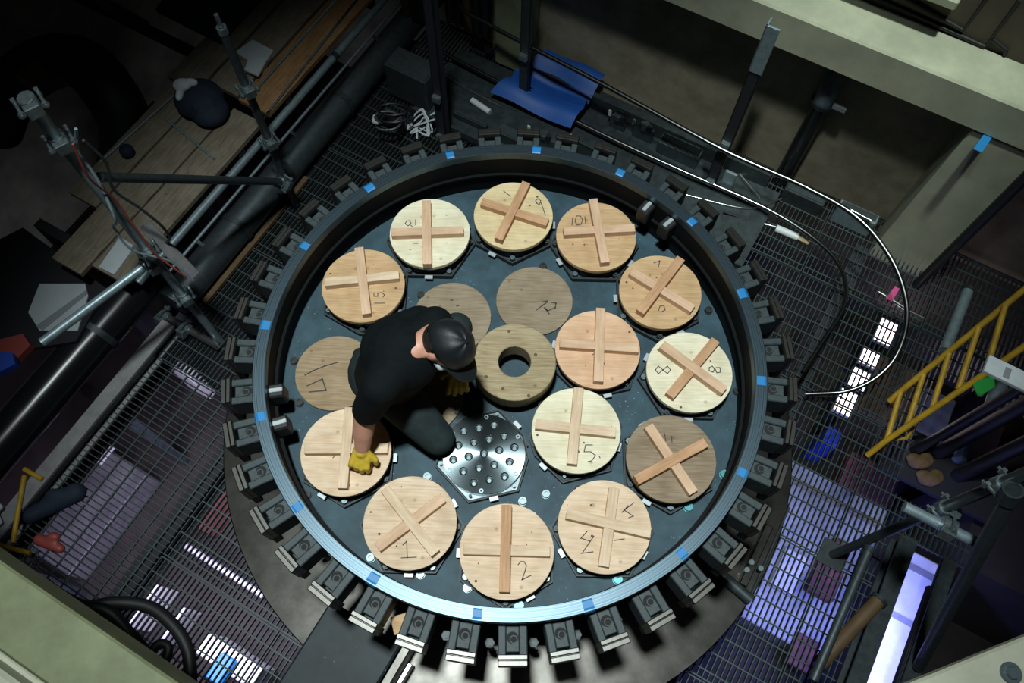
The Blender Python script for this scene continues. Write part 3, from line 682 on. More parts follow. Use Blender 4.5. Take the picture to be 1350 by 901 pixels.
sheet('white_sheet', [(130, 352), (150, 362), (178, 325), (158, 312)], -.590, 'paper', 'small pale board leaning by the plank end', 'sheet', .01)
sheet('red_bag', [(-10, 450), (30, 440), (40, 455), (15, 480), (-10, 485)], -.742, 'copper_red', 'dark red cloth at the shelf corner', 'cloth', .05)
sheet('blue_box', [(-10, 462), (16, 465), (20, 480), (-10, 495)], -.693, 'lower_blue_paint', 'small bright blue box on the dark red cloth', 'box', .05)
sheet('navy_panel', [(205, 12), (290, 55), (345, -5), (240, -40)], -.571, 'navy_cloth', 'large navy tarp hanging by the far platform', 'tarp', .03)
js = min((AB(a_, 1.2, -.62) for a_ in np.arange(-4.6, -2.9, .02)), key=lambda q: np.hypot(*(pj(q)-(172, 75))))
rod('wall_strut', cp(120, -5, .2), js, .035, 'lower_dark', 'dark strut leaning on the green wall', 'strut')

# ------------------------------------------------------------------ back wall side
P2, P3, P4 = AB(-1.189, 2.306, ZF), AB(-1.504, 1.70, ZF), AB(.285, 2.32, ZF)
def post(P, z1, hw, hd, m, lab, z0=ZF):
    a, b = toab(P); t = thing('rail_post', tuple(P), lab, 'post')
    MB().abox(a-hw, a+hw, b-hd, b-hd+.012, z0, z1).abox(a-hw, a-hw+.010, b-hd, b+hd, z0, z1).abox(a+hw-.010, a+hw, b-hd, b+hd, z0, z1).build('channel', m, t, bevel=.002)
    for z in (-.6, -1.0): MB().abox(a-.03, a+.03, b-hd-.03, b-hd+.004, z-.025, z+.025).build('rail_clip', 'coupler_zinc', t, bevel=.004)
    return t
post(AB(-1.189, 2.280, ZF), .3, .035, .012, 'dull_tube', 'dark channel post rising behind the blue tarp', ZF+.029)
post(P3, .6, .035, .03, 'lower_dark', 'black channel post near the white rope')
p4 = post(P4, .05, .035, .03, 'lower_dark', 'black channel post with a bright steel end by the ribbed panel', ZF+.029)
a, b = toab(P4); MB().abox(a-.040, a+.040, b-.035, b-.022, .04, .38).abox(a-.040, a-.028, b-.035, b+.035, .04, .38).build('bright_end', 'galvanised', p4, bevel=.002)
VP = AB(.70, 2.62, ZF); zt = zat(VP, (1090, 108))
t = thing('wall_pipe', tuple(VP), 'dark vertical pipe with a steel elbow and flange by the back wall', 'pipe')
MB().tube([VP, VP+np.array([0, 0, zt-ZF-.12])], .055, 20).build('pipe', 'black_gloss', t, True)
top = VP+np.array([0, 0, zt-ZF]); MB().tube(spline([top-np.array([0, 0, .14]), top-np.array([0, 0, .03]), top+E2*.06+np.array([0, 0, .03])], 6), .062, 20).build('elbow', 'galvanised', t, True)
MB().tube([top-np.array([0, 0, .16]), top-np.array([0, 0, .135])], .074, 20).build('flange', 'dark_steel', t, True)
MB().abox(.76, .84, 2.55, 2.58, zt-.1, zt-.07).build('stay', 'bright_tab', t)
def hose(pts, zs, r, m, lab, name='hose', cat='hose', group=None):
    L_ = [un(x, y, float(np.interp(i, np.linspace(0, len(pts)-1, len(zs)), zs))) for i, (x, y) in enumerate(pts)]
    t = thing(name, tuple(L_[-1]), lab, cat); MB().tube(spline(L_), r, 10).build('line', m, t, True); return t, L_
t, L_ = hose([(600, -4), (612, 14), (640, 30), (690, 57), (800, 114), (952, 197), (1060, 246), (1130, 287), (1175, 342), (1195, 400), (1190, 450), (1165, 490), (1120, 515), (1062, 520)], [-.6, -.6, -.6, -.65, -.75, -1.0], .0155, 'hose_gloss', 'glossy dark hose on the posts that sweeps round to the rim clamps, the outer one')
t, L_ = hose([(572, 61), (600, 78), (685, 122), (800, 180), (905, 228), (1000, 270), (1060, 305), (1100, 340), (1115, 375), (1110, 410), (1085, 450), (1058, 492)], [-1.0, -1.0, -1.0, -.9, -.8], .0145, 'hose_gloss', 'glossy dark hose on the posts that sweeps round to the rim clamps, the inner one')
t, L_ = hose([(560, 78), (600, 108), (660, 140)], [-1.059], .010, 'chrome_tube', 'short shiny hose with white plug above the rope')
MB().tube([cp(622, 132, -1.05), cp(646, 148, -1.05)], .022, 12).build('plug', 'white_plastic', t, True)
t, L_ = hose([(955, 278), (990, 290), (1024, 300)], [-1.03, -1.085, -1.089], .011, 'chrome_tube', 'short shiny hose with white plug near the mesh floor')
MB().tube([cp(1023, 301, -1.075), cp(1052, 313, -1.075)], .026, 12).build('plug', 'white_plastic', t, True); MB().tube([cp(1052, 313, -1.075), cp(1066, 321, -1.078)], .015, 10).build('tip', 'ply_cream', t, True)
t, L_ = hose([(900, 256), (985, 275), (1030, 262)], [-1.062], .007, 'chrome_tube', 'thin wire along the cable duct')
for k, (p, q, lab) in enumerate([((966, 220), (1002, 262), 'slanting shiny rod with grey block by the black post'), ((1114, 273), (1148, 291), 'slanting shiny rod lying on the grey corner box'), ((1158, 385), (1196, 408), 'bright rod on the grating by the pink tape'), ((1198, 410), (1218, 420), 'short bright rod past the pink tape')]):
    zr = (-1.059, -.921, -1.089, -1.089)[k]; rod('steel_rod', un(*p, zr), un(*q, zr), .012, 'chrome_tube', lab, 'rod')
sheet('pink_tape', [(1168, 393), (1176, 398), (1186, 381), (1180, 377)], -1.070, 'pink_tape', 'pink tape tied round a hose on the grating', 'tape', .01)
sheet('blue_tape', [(1283, 196), (1295, 201), (1309, 180), (1298, 176)], .14, 'blue_tape', 'blue tape square on the wall corner', 'tape', .006)
# blue tarp in folds
n1, n2 = 34, 26; q4 = [un(646, 122, -.985), un(722, 66, -.90), un(798, 100, -.90), un(752, 170, -.985)]; v = []
for i in range(n1+1):
    for j in range(n2+1):
        s, u_ = i/n1, j/n2; P = (q4[0]*(1-s)+q4[3]*s)*(1-u_)+(q4[1]*(1-s)+q4[2]*s)*u_
        P = P+np.array([0, 0, .035*math.sin(u_*9)+.012*math.sin(s*7+u_*3)+(.06 if .42 < u_ < .5 else 0)]); v.append(P)
N_ = len(v); v += [p-np.array([0, 0, .003]) for p in v]; f = []
for i in range(n1):
    for j in range(n2):
        k = i*(n2+1)+j
        if np.hypot(*((v[k]+v[k+n2+2])/2-P2)[:2]) < .046: continue      # slit where the post stands
        f += [(k, k+1, k+n2+2, k+n2+1), (N_+k, N_+k+n2+1, N_+k+n2+2, N_+k+1)]
tag(MB().add(v, f).build('blue_tarp', 'tarp_blue', None, True), 'folded bright blue tarp over equipment by the back wall', 'tarp')
# equipment row on a long tray along the wall
tr = thing('equipment_tray', tuple(AB(-1.5, 2.0, ZF)), 'long dark equipment tray along the foot of the back wall', 'tray')
MB().abox(-1.85, .74, 1.78, 2.49, ZF, ZF+.03).build('deck', 'dark_steel', tr); MB().abox(-1.85, .74, 1.78, 1.80, ZF, ZF+.09).build('kerb', 'dark_steel', tr); MB().abox(-1.28, .63, 2.48, 2.52, ZF, ZF+.16).build('kerb', 'dark_steel', tr); MB().abox(-1.28, .63, 2.50, 2.66, ZF, ZF+.03).build('kerb_foot', 'dark_steel', tr)
def gearbox(p, q, h, m, lab, name='junction_box', cat='box', extra=None):
    z1 = ZF+.03+h; (a0, b0), (a1, b1) = pa(*p, z1), pa(*q, z1); a0, a1 = sorted((a0, a1)); b0, b1 = sorted((b0, b1))
    on = a1 < .74 and b1 > 1.83 and a1 > -1.8
    t = thing(name, tuple(AB((a0+a1)/2, (b0+b1)/2, ZF+.03*on)), lab, cat)
    MB().abox(a0, a1, b0, b1, ZF+(.029 if on else -.001), z1).build('case', m, t, bevel=.006)
    if extra == 'slats':
        for k, b in enumerate(np.linspace(b0+.01, b1-.01, 14)): MB().abox(a0+.01, a1-.01, b-.005, b+.005, z1, z1+.008).build('slat', 'dull_tube', t)
    if extra == 'lid': MB().abox(a0+.012, a1-.012, b0+.012, b1-.012, z1-.002, z1+.008).build('lid', 'dull_tube', t, bevel=.003)
    if extra == 'valve':
        c = AB((a0+a1)/2, (b0+b1)/2, z1); MB().cyl(c[0], c[1], .035, z1-.01, z1+.03, 16).build('valve', 'dull_tube', t, bevel=.003); MB().cyl(c[0]+.03, c[1]-.03, .018, z1-.01, z1+.045, 12).build('knob', 'black_rubber', t)
        MB().abox(a0-.02, a0+.005, b0+.01, b1-.01, z1-.03, z1+.03).build('cap', 'white_plastic', t, bevel=.004)
    return t
gearbox((868, 186), (928, 198), .12, 'dull_tube', 'ribbed flat panel between the back wall hoses', 'ribbed_panel', 'panel', 'slats')
gearbox((805, 150), (826, 158), .13, 'dull_tube', 'valve block with white cap beside the blue tarp', extra='valve')
gearbox((838, 160), (862, 175), .13, 'dull_tube', 'valve block with white cap next to the ribbed panel', extra='valve')
gearbox((1040, 238), (1086, 272), .10, 'dark_steel', 'long open trough at the wall foot', extra='lid')
gearbox((1110, 262), (1155, 296), .13, 'galvanised', 'grey steel box at the wall corner', extra='lid')
gearbox((958, 222), (972, 232), .22, 'galvanised', 'small grey block beside the black post')
gearbox((505, 138), (532, 155), .16, 'dark_steel', 'dark box under the cable loops', extra='lid')
gearbox((600, 142), (640, 168), .06, 'dark_steel', 'flat dark box right of the rope', extra='lid')
gearbox((660, 160), (690, 190), .10, 'dark_steel', 'dark connector box below the blue tarp', extra='lid')
gearbox((700, 168), (735, 190), .12, 'dull_tube', 'grey connector box below the blue tarp', extra='valve')
gearbox((760, 185), (790, 200), .12, 'dark_steel', 'dark connector box by the tarp corner', extra='lid')
gearbox((525, 60), (560, 110), .3, 'dull_tube', 'upright grey pump box behind the black post', extra='lid')
for x, y, lab in [(494, 160, 'white plastic elbow by the cable loops'), (603, 192, 'white plastic cap above a blue tape strip'), (752, 186, 'white cap behind the rim'), (697, 205, 'white cap under the grey connector box')]:
    P = un(x, y, -1.055 if toab(un(x, y, -1.05))[1] > 1.8 else -1.082); tag(blobmesh('plastic_cap', [('c', P, .022, P+np.array([.03, -.02, .01]), .018), ('c', P, .02, P+np.array([0, .03, .02]), .015)], .006, 'white_plastic', None, 2, origin=tuple(P)), lab, 'cap')
# rope heap
rp = [un(548+14*math.sin(k*1.9)+8*math.cos(k*3.3)+8, 168+9*math.cos(k*2.3)+6*math.sin(k*1.1), -1.092+.011*(k % 3)) for k in range(26)]
rp = [q+np.array([0, 0, .03 if toab(q)[1] > 1.83 else .092 if toab(q)[1] > 1.74 else 0]) for q in rp]
tag(MB().tube(spline(rp, 5), .006, 6).build('white_rope', 'white_cloth', None, True, origin=tuple(rp[0])), 'tangled white rope heap beside the dark box', 'rope')
for k, (p, lab) in enumerate([((520, 140), 'black cable loop beside the white plastic elbow'), ((512, 150), 'grey cable loop under the black one')]):
    L_ = [un(p[0]+22*math.cos(t_)*(1-k*.2), p[1]+10*math.sin(t_)+t_*1.5, (-.881, -.902)[k]) for t_ in np.linspace(0, 9, 24)]
    tag(MB().tube(L_, .009, 8).build('cable_loop', ('black_gloss', 'dull_tube')[k], None, True, origin=tuple(L_[0])), lab, 'cable')
# wall-mounted column with a hole and dark curtain at the top
t = thing('wall_column', tuple(AB(-1.42, 2.66, ZF)), 'pale green square column with a round hole at the wall', 'column')
MB().abox(-1.56, -1.30, 2.50, 2.70, ZF+.03, .6).build('column', 'stained_paint', t, bevel=.01); P = plane(643, 66, E2, 2.498); MB().tube([P-E2*.004, P+E2*.01], .03, 16).build('hole', 'clamp_hole', t)
for k in range(9):
    a = -2.25+k*.075; b_ = 2.42 if k < 4 else 2.545; ze = -.87 if k < 4 else -.9; o = MB().tube(spline([AB(a, b_+.02*(k % 2), .7), AB(a+.01, b_-.02, 0), AB(a-.01, b_, ze)]), .036, 10).build('dark_curtain', 'black_rubber' if k % 3 else 'brown_pipe', None, True, origin=tuple(AB(a, 2.42, -.9))); tag(o, 'dark hanging cable bundle strand left of the green column', 'cable', 'dark cable bundle left of the green column')
# conduits on the upper wall
for pts, lab in [([(1180, -10), (1270, 40), (1310, -15)], 'black conduit bent upward on the upper wall, the upper one'), ([(1150, -5), (1295, 66), (1345, 0)], 'black conduit bent upward on the upper wall, the lower one'), ([(1308, 52), (1326, 66), (1312, 88)], 'short black hooked conduit on the upper wall')]:
    L_ = [plane(x, y, E2, 2.709) for x, y in pts]; L_ = [np.array([q[0], q[1], max(q[2], .397)]) for q in L_]; tag(MB().tube(L_, .012, 8).build('conduit', 'black_rubber', None, True, origin=tuple(L_[0])), lab, 'conduit')

# ------------------------------------------------------------------ right side: ladder, tubes, opening
def z_of(x0): return float(np.interp(x0, [1143, 1350], [-1.083, -.25]))
t = thing('yellow_ladder', tuple(un(1145, 600, -1.08)), 'yellow steel ladder leaning up from the grating', 'ladder')
u0 = [un(x, y, z_of(x)) for x, y in [(1172, 530), (1184, 519), (1280, 440), (1360, 374)]]; l0 = [un(x, y, z_of(x)) for x, y in [(1143, 601), (1170, 580), (1293, 497), (1365, 447)]]
MB().tube(u0, .018, 12).build('rail', 'yellow_paint', t, True); MB().tube(l0, .018, 12).build('rail', 'yellow_paint', t, True)
for (p, q) in [((1169, 580), (1187, 518)), ((1196, 561), (1218, 493)), ((1229, 538), (1252, 464)), ((1263, 514), (1290, 433)), ((1300, 490), (1325, 404))]:
    MB().tube([un(*p, z_of(p[0])), un(*q, z_of(q[0]))], .0165, 10).build('rung', 'yellow_paint', t, True)
MB().tube([un(1170, 580, -1.05), un(1195, 578, -1.05), un(1205, 562, -1.0)], .012, 8).build('foot_brace', 'yellow_paint', t, True)
d = un(1362, 512, .1)-un(1300, 482, .1); d /= np.linalg.norm(d); n = np.array([-d[1], d[0], 0])
c = un(1338, 498, .1); t = thing('white_board', tuple(c), 'white board end jutting over the yellow ladder', 'board')
MB().obox(c, d*.14, n*.048, (0, 0, .012)).build('board', 'white_board', t, bevel=.003); c2 = un(1328, 492, .113); MB().obox(c2, d*.014, n*.028, (0, 0, .002)).build('tape_patch', 'grey_tape', t)
sheet('green_sign', [(1283, 507), (1290, 524), (1312, 510), (1310, 486)], z_of(1297)-.012, 'green_sign', 'green sign with white edge under the white board', 'sign', .006)
SR = un(1097, 732, ZF)
pole(SR, ZF, 1.0, .024, 'dull_tube', 'right scaffold post standing on a square base plate', [zat(SR, p) for p in ((1246, 676), (1322, 645))], plate=True)
z = zat(SR, (1246, 676))
P, Q = un(1192, 668, z), un(1300, 722, z); br = thing('scaffold_ledger', tuple(P), 'grey scaffold tube crossing the right post', 'tube'); MB().tube([P, Q], .024, 12).build('tube', 'galvanised', br, True); coupler(br, (P+Q)/2+np.array([0, 0, .03]), Q-P)
for p, q, z, r, m, lab in [((1147, 722), (1072, 898), zat(SR, (1143, 716)), .024, 'dull_tube', 'grey tube slanting away from the base plate'), ((1160, 790), (1080, 876), ZF+.039, .040, 'brown_pipe', 'tan pipe under the slanting grey tube'), ((1277, 381), (1246, 462), ZF+.034, .035, 'galvanised', 'teal-grey tube end beside the yellow ladder')]:
    t = thing('steel_tube', tuple(un(*q, z)), lab, 'tube'); MB().tube([un(*p, z), un(*q, z)], r, 14).build('tube', m, t, True)
    MB().tube([un(*p, z), un(*p, z)+(un(*q, z)-un(*p, z))*.04], r*1.25, 14).build('collar', 'dark_steel', t, True)
zt_ = zat(SR, (1342, 633)); A_ = np.array([SR[0], SR[1], zt_])-E2*.054; B_ = AB(pa(1238, 790, ZF)[0], .02, ZF+.03)
t = thing('steel_tube', tuple(B_), 'long dark tube beside the white duct', 'tube'); MB().tube([A_, B_], .030, 14).build('tube', 'dull_tube', t, True); MB().tube([A_, A_+(B_-A_)*.04], .0375, 14).build('collar', 'dark_steel', t, True)
for (x, y), zb, r, m, lab in [((1235, 598), -1.581, .045, 'blue_tube', 'blue-grey post rising from the pit, next to the ladder'), ((1262, 628), -1.581, .045, 'blue_tube', 'blue-grey post rising from the pit, next to the tan rubble'), ((1205, 595), -1.581, .03, 'blue_tube', 'slim lilac post at the pit edge'), ((1208, 376), ZF, .030, 'blue_tube', 'dark blue post in front of the wall corner')]:
    B_ = un(x, y, zb); pole(B_, zb, 1.2, r, m, lab, name='post', cat='post')
for x, y, zz, lab in [(1264, 608, -1.536, 'short grey pipe between the blue posts'), (1308, 535, ZF+.043, 'short grey pipe behind the green sign')]:
    P = un(x, y, zz); Q = P+E2*.16; tag(MB().tube([P, Q], .045, 16).build('pipe_stub', 'galvanised', None, True, origin=tuple(P)), lab, 'pipe')
t = thing('pit_tray', tuple(un(1225, 630, -1.55)), 'dark pit tray holding tan rubble', 'tray')
LB(MB(), (1184, 556), (1304, 690), -1.62, -1.58).build('tray', 'lower_dark', t); sb = pa(1262, 628, -1.58); MB().abox(max(sb[0], 2.71)-.05, max(sb[0], 2.71)+.05, sb[1]-.05, sb[1]+.05, ZL, -1.615).build('stand', 'lower_dark', t)
for x, y, lab in [(1212, 610, 'tan lump of rubble in the pit beside the grating corner'), (1225, 632, 'larger tan lump of rubble in the pit')]:
    P = un(x, y, -1.55); tag(blobmesh('rubble', [('e', P, (.08, .05, .04)), ('e', P+np.array([.05, .02, 0]), (.05, .05, .03)), ('e', P+np.array([-.04, .03, .01]), (.05, .03, .03))], .012, 'tan_rubble', None, 2, origin=tuple(P)), lab, 'rubble')
# black steel beams and the white duct at the lower right
for k, (p, lab) in enumerate([((1171, 790), 'black steel beam along the left of the white duct'), ((1238, 790), 'black steel beam along the right of the white duct')]):
    a, _ = pa(*p, ZF); t = thing('steel_beam', tuple(AB(a, -2.4, ZF-.22)), lab, 'beam')
    w = (.045, .034)[k]; hh = (.16, .06)[k]; MB().abox(a-w, a+w, -2.6, .68, ZF-.012, ZF).abox(a-.006, a+.006, -2.6, .68, ZF-hh, ZF-.012).abox(a-w, a+w, -2.6, .68, ZF-hh-.012, ZF-hh).build('section', 'dark_steel', t)
    MB().abox(a-w-.008, a-w, -2.6, .68, ZF-.014, ZF+.002).build('edge_strip', 'dark_steel', t)
a0, a1 = pa(1178, 790, -1.75)[0], pa(1236, 790, -1.75)[0]
t = thing('white_duct', tuple(AB(a0, -1.5, ZL)), 'bright white duct lying between the black beams', 'duct')
MB().abox(a0, a1, -3.0, .87, -2.1, -1.75).build('casing', 'lower_white', t, bevel=.01)
for b in (.76, .42): MB().abox(a0-.008, a1+.008, b-.02, b+.02, -2.1, -1.742).build('seam', 'pale_steel', t)
MB().abox(a0+.03, a1-.03, -2.9, .0, ZL, -2.1).build('support', 'lower_dark', t)

# ------------------------------------------------------------------ level below the grating
def lower(name, p, q, h, m, lab, cat):
    o = LB(MB(), p, q, ZL+{'blue_bar': .4, 'pale_box': .299}.get(name, 0), ZL+h).build(name, m, None, bevel=.01); return tag(o, lab, cat)
def lab_box(name, a0, a1, b0, b1, z0, z1, m, lab, cat): return tag(MB().abox(a0, a1, b0, b1, z0, z1).build(name, m, None, bevel=.01), lab, cat)
lab_box('blue_deck', 1.72, 2.62, .12, 1.42, ZL, ZL+.25, 'lower_deck', 'large blue-lit deck under the right grating', 'deck')
lab_box('white_crate', 2.02, 2.20, .42, .74, ZL+.25, ZL+.33, 'lower_white', 'white crate on the blue-lit deck', 'crate')
lab_box('red_crate', 2.26, 2.46, .52, .78, ZL+.25, ZL+.36, 'lower_red', 'reddish crate on the middle of the blue-lit deck', 'crate')
lab_box('red_crate', 2.30, 2.42, .80, .98, ZL+.25, ZL+.34, 'lower_red', 'smaller reddish crate on the blue-lit deck', 'crate')
lab_box('red_crate', 2.32, 2.50, -.02, .22, ZL+.25, ZL+.32, 'lower_red', 'reddish crate at the near edge of the blue-lit deck', 'crate')
lab_box('dark_plank', 1.75, 2.60, 1.24, 1.30, ZL+.25, ZL+.27, 'plank_wood', 'dark plank across the far end of the blue-lit deck', 'plank')
lab_box('red_mat', 2.2, 2.62, 1.44, 1.75, ZL, ZL+.24, 'lower_red', 'reddish low platform behind the blue-lit deck', 'platform')
lower('red_crate', (1060, 350), (1105, 400), .3, 'lower_red', 'reddish crate under the mesh near the inner hose', 'crate')
lower('brown_crate', (1156, 466), (1192, 572), .5, 'brown_pipe', 'brown crate under the right grating beside the glowing floor strips', 'crate')
lower('blue_board', (1093, 560), (1105, 590), .5, 'lower_blue_paint', 'dark blue board under the right grating', 'board')
lab_box('pink_board', 2.55, 2.80, 2.05, 2.55, ZL, ZL+.3, 'pale_steel', 'pinkish board under the grating near the ladder', 'board')
lower('white_cabinet', (205, 770), (170, 830), .4, 'lower_white', 'white cabinet top under the left grating beside the black hoses', 'cabinet')
lower('white_cabinet', (240, 800), (215, 850), .35, 'lower_white', 'white cabinet top under the left grating below the hoses', 'cabinet')
lower('white_cabinet', (275, 835), (330, 910), .4, 'lower_white', 'white cabinet top under the left grating with a blue bar', 'cabinet')
lower('blue_bar', (312, 872), (270, 893), .44, 'blue_tape', 'bright blue bar on the white cabinet under the grating', 'bar')
lower('lilac_beam', (215, 696), (345, 790), .5, 'pale_steel', 'lilac beam under the left grating', 'beam')
lower('lilac_floor_plate', (140, 590), (90, 760), .3, 'grey_plate', 'long lilac plate under the left grating', 'plate')
lower('red_crate', (300, 640), (250, 690), .5, 'lower_red', 'rusty crate under the left grating by the flange', 'crate')
lower('white_crate', (228, 470), (250, 500), .5, 'lower_white', 'small white crate under the left grating near the pole', 'crate')
lower('pale_box', (128, 575), (110, 600), .6, 'lower_white', 'small pale box under the lilac beam', 'box')
# emissive strips: light lying on the lower floor, painted in as glow
def glow_strip(p, q, z, lab, w=.06):
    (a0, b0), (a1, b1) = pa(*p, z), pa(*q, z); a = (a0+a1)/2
    t = thing('lit_floor_strip', tuple(AB(a, min(b0, b1), z)), lab, 'lamp')
    MB().abox(a-w, a+w, min(b0, b1), max(b0, b1), z-.03, z-.002).build('housing', 'white_plastic', t); MB().abox(a-.02, a+.02, (b0+b1)/2-.02, (b0+b1)/2+.02, ZL, z-.03).build('stand', 'dark_steel', t); MB().abox(a-w*.9, a+w*.9, min(b0, b1)+.01, max(b0, b1)-.01, z-.002, z).build('glow_face', 'floor_glow', t)  # housing and stand added only to carry the glow face
for p, q, lab in [((1176, 424), (1160, 452), 'glowing strip for lit floor under the right grating, next to the pinkish board'), ((1152, 462), (1142, 482), 'glowing strip for lit floor under the right grating, second from the pinkish board'), ((1138, 488), (1126, 512), 'glowing strip for lit floor under the right grating, third from the pinkish board'), ((1122, 516), (1109, 546), 'glowing strip for lit floor under the right grating, next to the blue board')]:
    glow_strip(p, q, -2.1, lab, .07)
def batten(a, b0, b1, z, power, color, lab):  # unseen fixtures: light read off the lit level below, housings made up
    t = thing('assumed_batten_lamp', tuple(AB(a, b0, z)), lab, 'lamp')
    MB().abox(a-.04, a+.04, b0, b1, z, z+.05).build('housing', 'lower_dark', t)
    l = bpy.data.lights.new('batten_light', 'AREA'); l.shape = 'RECTANGLE'; l.size = .07; l.size_y = b1-b0; l.energy = power; l.color = color
    o = bpy.data.objects.new('batten_light', l); COL.objects.link(o); o.location = AB(a, (b0+b1)/2, z-.004); o.rotation_euler = (0, 0, AX); attach(o, t)
batten(pa(1171, 790, ZF)[0], -.4, .6, ZF-.220, 30, (.17, .22, 1.), 'assumed fluorescent batten under the black beam over the blue deck')
batten(pa(1238, 790, ZF)[0], -.6, .5, ZF-.121, 4.5, (.60, .56, 1.), 'assumed fluorescent batten under the black beam over the white duct')
batten(-1.45, -2.3, -1.0, ZF-.284, 75, (.72, .66, 1.), 'assumed fluorescent batten under the left floor beam')

# ------------------------------------------------------------------ around the lower flange
zz = -.40
(a0, b0) = pa(436, 792, zz); (a1, b1) = pa(528, 852, zz)
t = thing('flange_box', tuple(AB(a0, b0-.2, -.6)), 'dark splashed steel box on the lower flange', 'box')
MB().abox(a0, a1, b0-.55, b0, -.603, zz).build('case', 'box_paint', t, bevel=.01); MB().abox(a1+.01, a1+.05, b0-.60, b0+.02, -.603, zz+.02).build('side_rail', 'flange_steel', t, bevel=.004)
MB().abox(a1+.07, a1+.085, b0-.60, b0-.05, -.603, zz-.03).build('side_strip', 'edge_steel', t)
for k, (p, q, z1, m, lab) in enumerate([((1010, 690), (985, 775), -.54, 'flange_steel', 'grey steel plate bolted on the right of the lower flange'), ((1040, 668), (992, 786), -.57, 'dark_steel', 'dark edge plate along the right of the lower flange')]):
    (a0, b0), (a1, b1) = pa(*p, z1), pa(*q, z1); t = thing('flange_plate', tuple(AB(a0, b0, -.6)), lab, 'plate'); LB(MB(), p, q, -.605, z1).build('plate', m, t, bevel=.004)
    for x, y in ([(984, 752), (1002, 750), (990, 742)] if k == 0 else []):
        P = un(x, y, z1); MB().cyl(P[0], P[1], .014, z1-.01, z1+.015, 8).build('bolt', 'bolt_steel', t)
rod('flange_strut', un(932, 742, -.572), un(990, 792, -.572), .03, 'dark_steel', 'dark strut between the flange plate and the clamps', 'strut')
P = un(533, 812, .0); P = P*1.03; P[2] = 0; tag(MB().obox(P+np.array([0, 0, -.301]), (.035, .012, 0), (-.012, .035, 0), (0, 0, .3)).build('wood_block', 'ply_orange', None, bevel=.003), 'upright wooden block wedged between two rim clamps', 'block')

# ------------------------------------------------------------------ nearest things
t = thing('gallery_beam', tuple(AB(-1.2, -1.75, .6)), 'olive-painted stepped steel beam close below the gallery', 'beam')
MB().abox(-2.2, .6, -1.86, -1.665, .80, 1.0).build('flange', 'olive_paint', t, bevel=.008); MB().abox(-2.2, .6, -1.875, -1.855, 1.0, 1.02).build('seam', 'cream_paint', t, bevel=.004); MB().abox(-2.2, .6, -2.4, -1.87, .75, 1.10).build('web', 'cream_paint', t, bevel=.012)
P, Q = un(1195, 903, 1.0), un(1360, 836, 1.0); d = (Q-P)/np.linalg.norm(Q-P); n = np.array([d[1], -d[0], 0])
t = thing('gallery_panel', tuple((P+Q)/2), 'pale painted panel with a round bolt close below the gallery', 'panel')
MB().obox((P+Q)/2+n*.25-np.array([0, 0, .03]), d*.6, n*.25, (0, 0, .03)).build('panel', 'cream_paint', t, bevel=.008)
c = un(1332, 888, 1.0); MB().cyl(c[0], c[1], .032, .995, 1.008, 24).cyl(c[0], c[1], .02, 1.008, 1.02, 6).build('bolt', 'bolt_steel', t, bevel=.002)
# yellow frame at the lower left
t = thing('yellow_guardrail', tuple(un(20, 730, -.6)), 'small yellow tubular guardrail at the end of the lilac beam', 'guardrail')
for p, q in [((32, 619), (56, 632)), ((-5, 718), (40, 730)), ((32, 628), (17, 716))]: MB().tube([un(*p, -.967), un(*q, -.967)], .014, 10).build('bar', 'yellow_paint', t, True)
# black hoses lying on the left grating, one over the other
HZ = [((0, 1, 3, 6), (.096, .096, .05, .034)), ((0, 1, 2, 5), (.168, .150, .096, .096)), ((0, 5), (.026, .026)), ((0, 4), (.029, .029))]
for k, (pts, r, lab) in enumerate([([(65, 778), (110, 800), (150, 795), (195, 800), (228, 825), (248, 860), (252, 910)], .035, 'thick black hose on the left grating, the outermost loop'),
        ([(90, 800), (140, 805), (175, 840), (190, 860), (180, 880), (150, 870)], .03, 'thick black hose on the left grating, the coiled inner loop'), ([(192, 905), (195, 872), (208, 850), (222, 854), (216, 874), (198, 884)], .025, 'black hose end curled on the left grating'),
        ([(60, 770), (85, 790), (130, 830), (165, 868), (170, 912)], .03, 'black hose running along the olive beam')]):
    L_ = [un(x, y, ZF+float(np.interp(q_, *HZ[k]))) for q_, (x, y) in enumerate(pts)]; tag(MB().tube(spline(L_), r, 12).build('black_hose', 'black_rubber', None, True, origin=tuple(L_[0])), lab, 'hose')
for p, q, z, m, lab in [((46, 728), (30, 752), -.9, 'galvanised', 'pale grey fitting beside the yellow frame'), ((100, 650), (40, 680), -.85, 'navy_cloth', 'dark bag lying by the lilac beam'), ((52, 712), (80, 724), -.95, 'copper_red', 'dull red cloth by the yellow frame'), ((-14, 668), (-2, 690), -.9, 'white_cloth', 'pale bundle behind the yellow frame')]:
    z = -.952 if 'bundle' in lab else ZF+.050 if 'bag' in lab else ZF+.028; P, Q = un(*p, z), un(*q, z); c = (P+Q)/2; L_ = min(np.linalg.norm(Q-P)/2, .12)
    nm = lab.split(' ')[2] if 'fitting' in lab else ('bag' if 'bag' in lab else 'cloth' if 'cloth' in lab else 'bundle')
    tag(blobmesh(nm, [('c', P, L_*.5, Q, L_*.4), ('e', c+np.array([.02, .04, .02]), (L_*.6, L_*.4, L_*.4))], .014, m, None, 3, origin=tuple(c)), lab, nm)
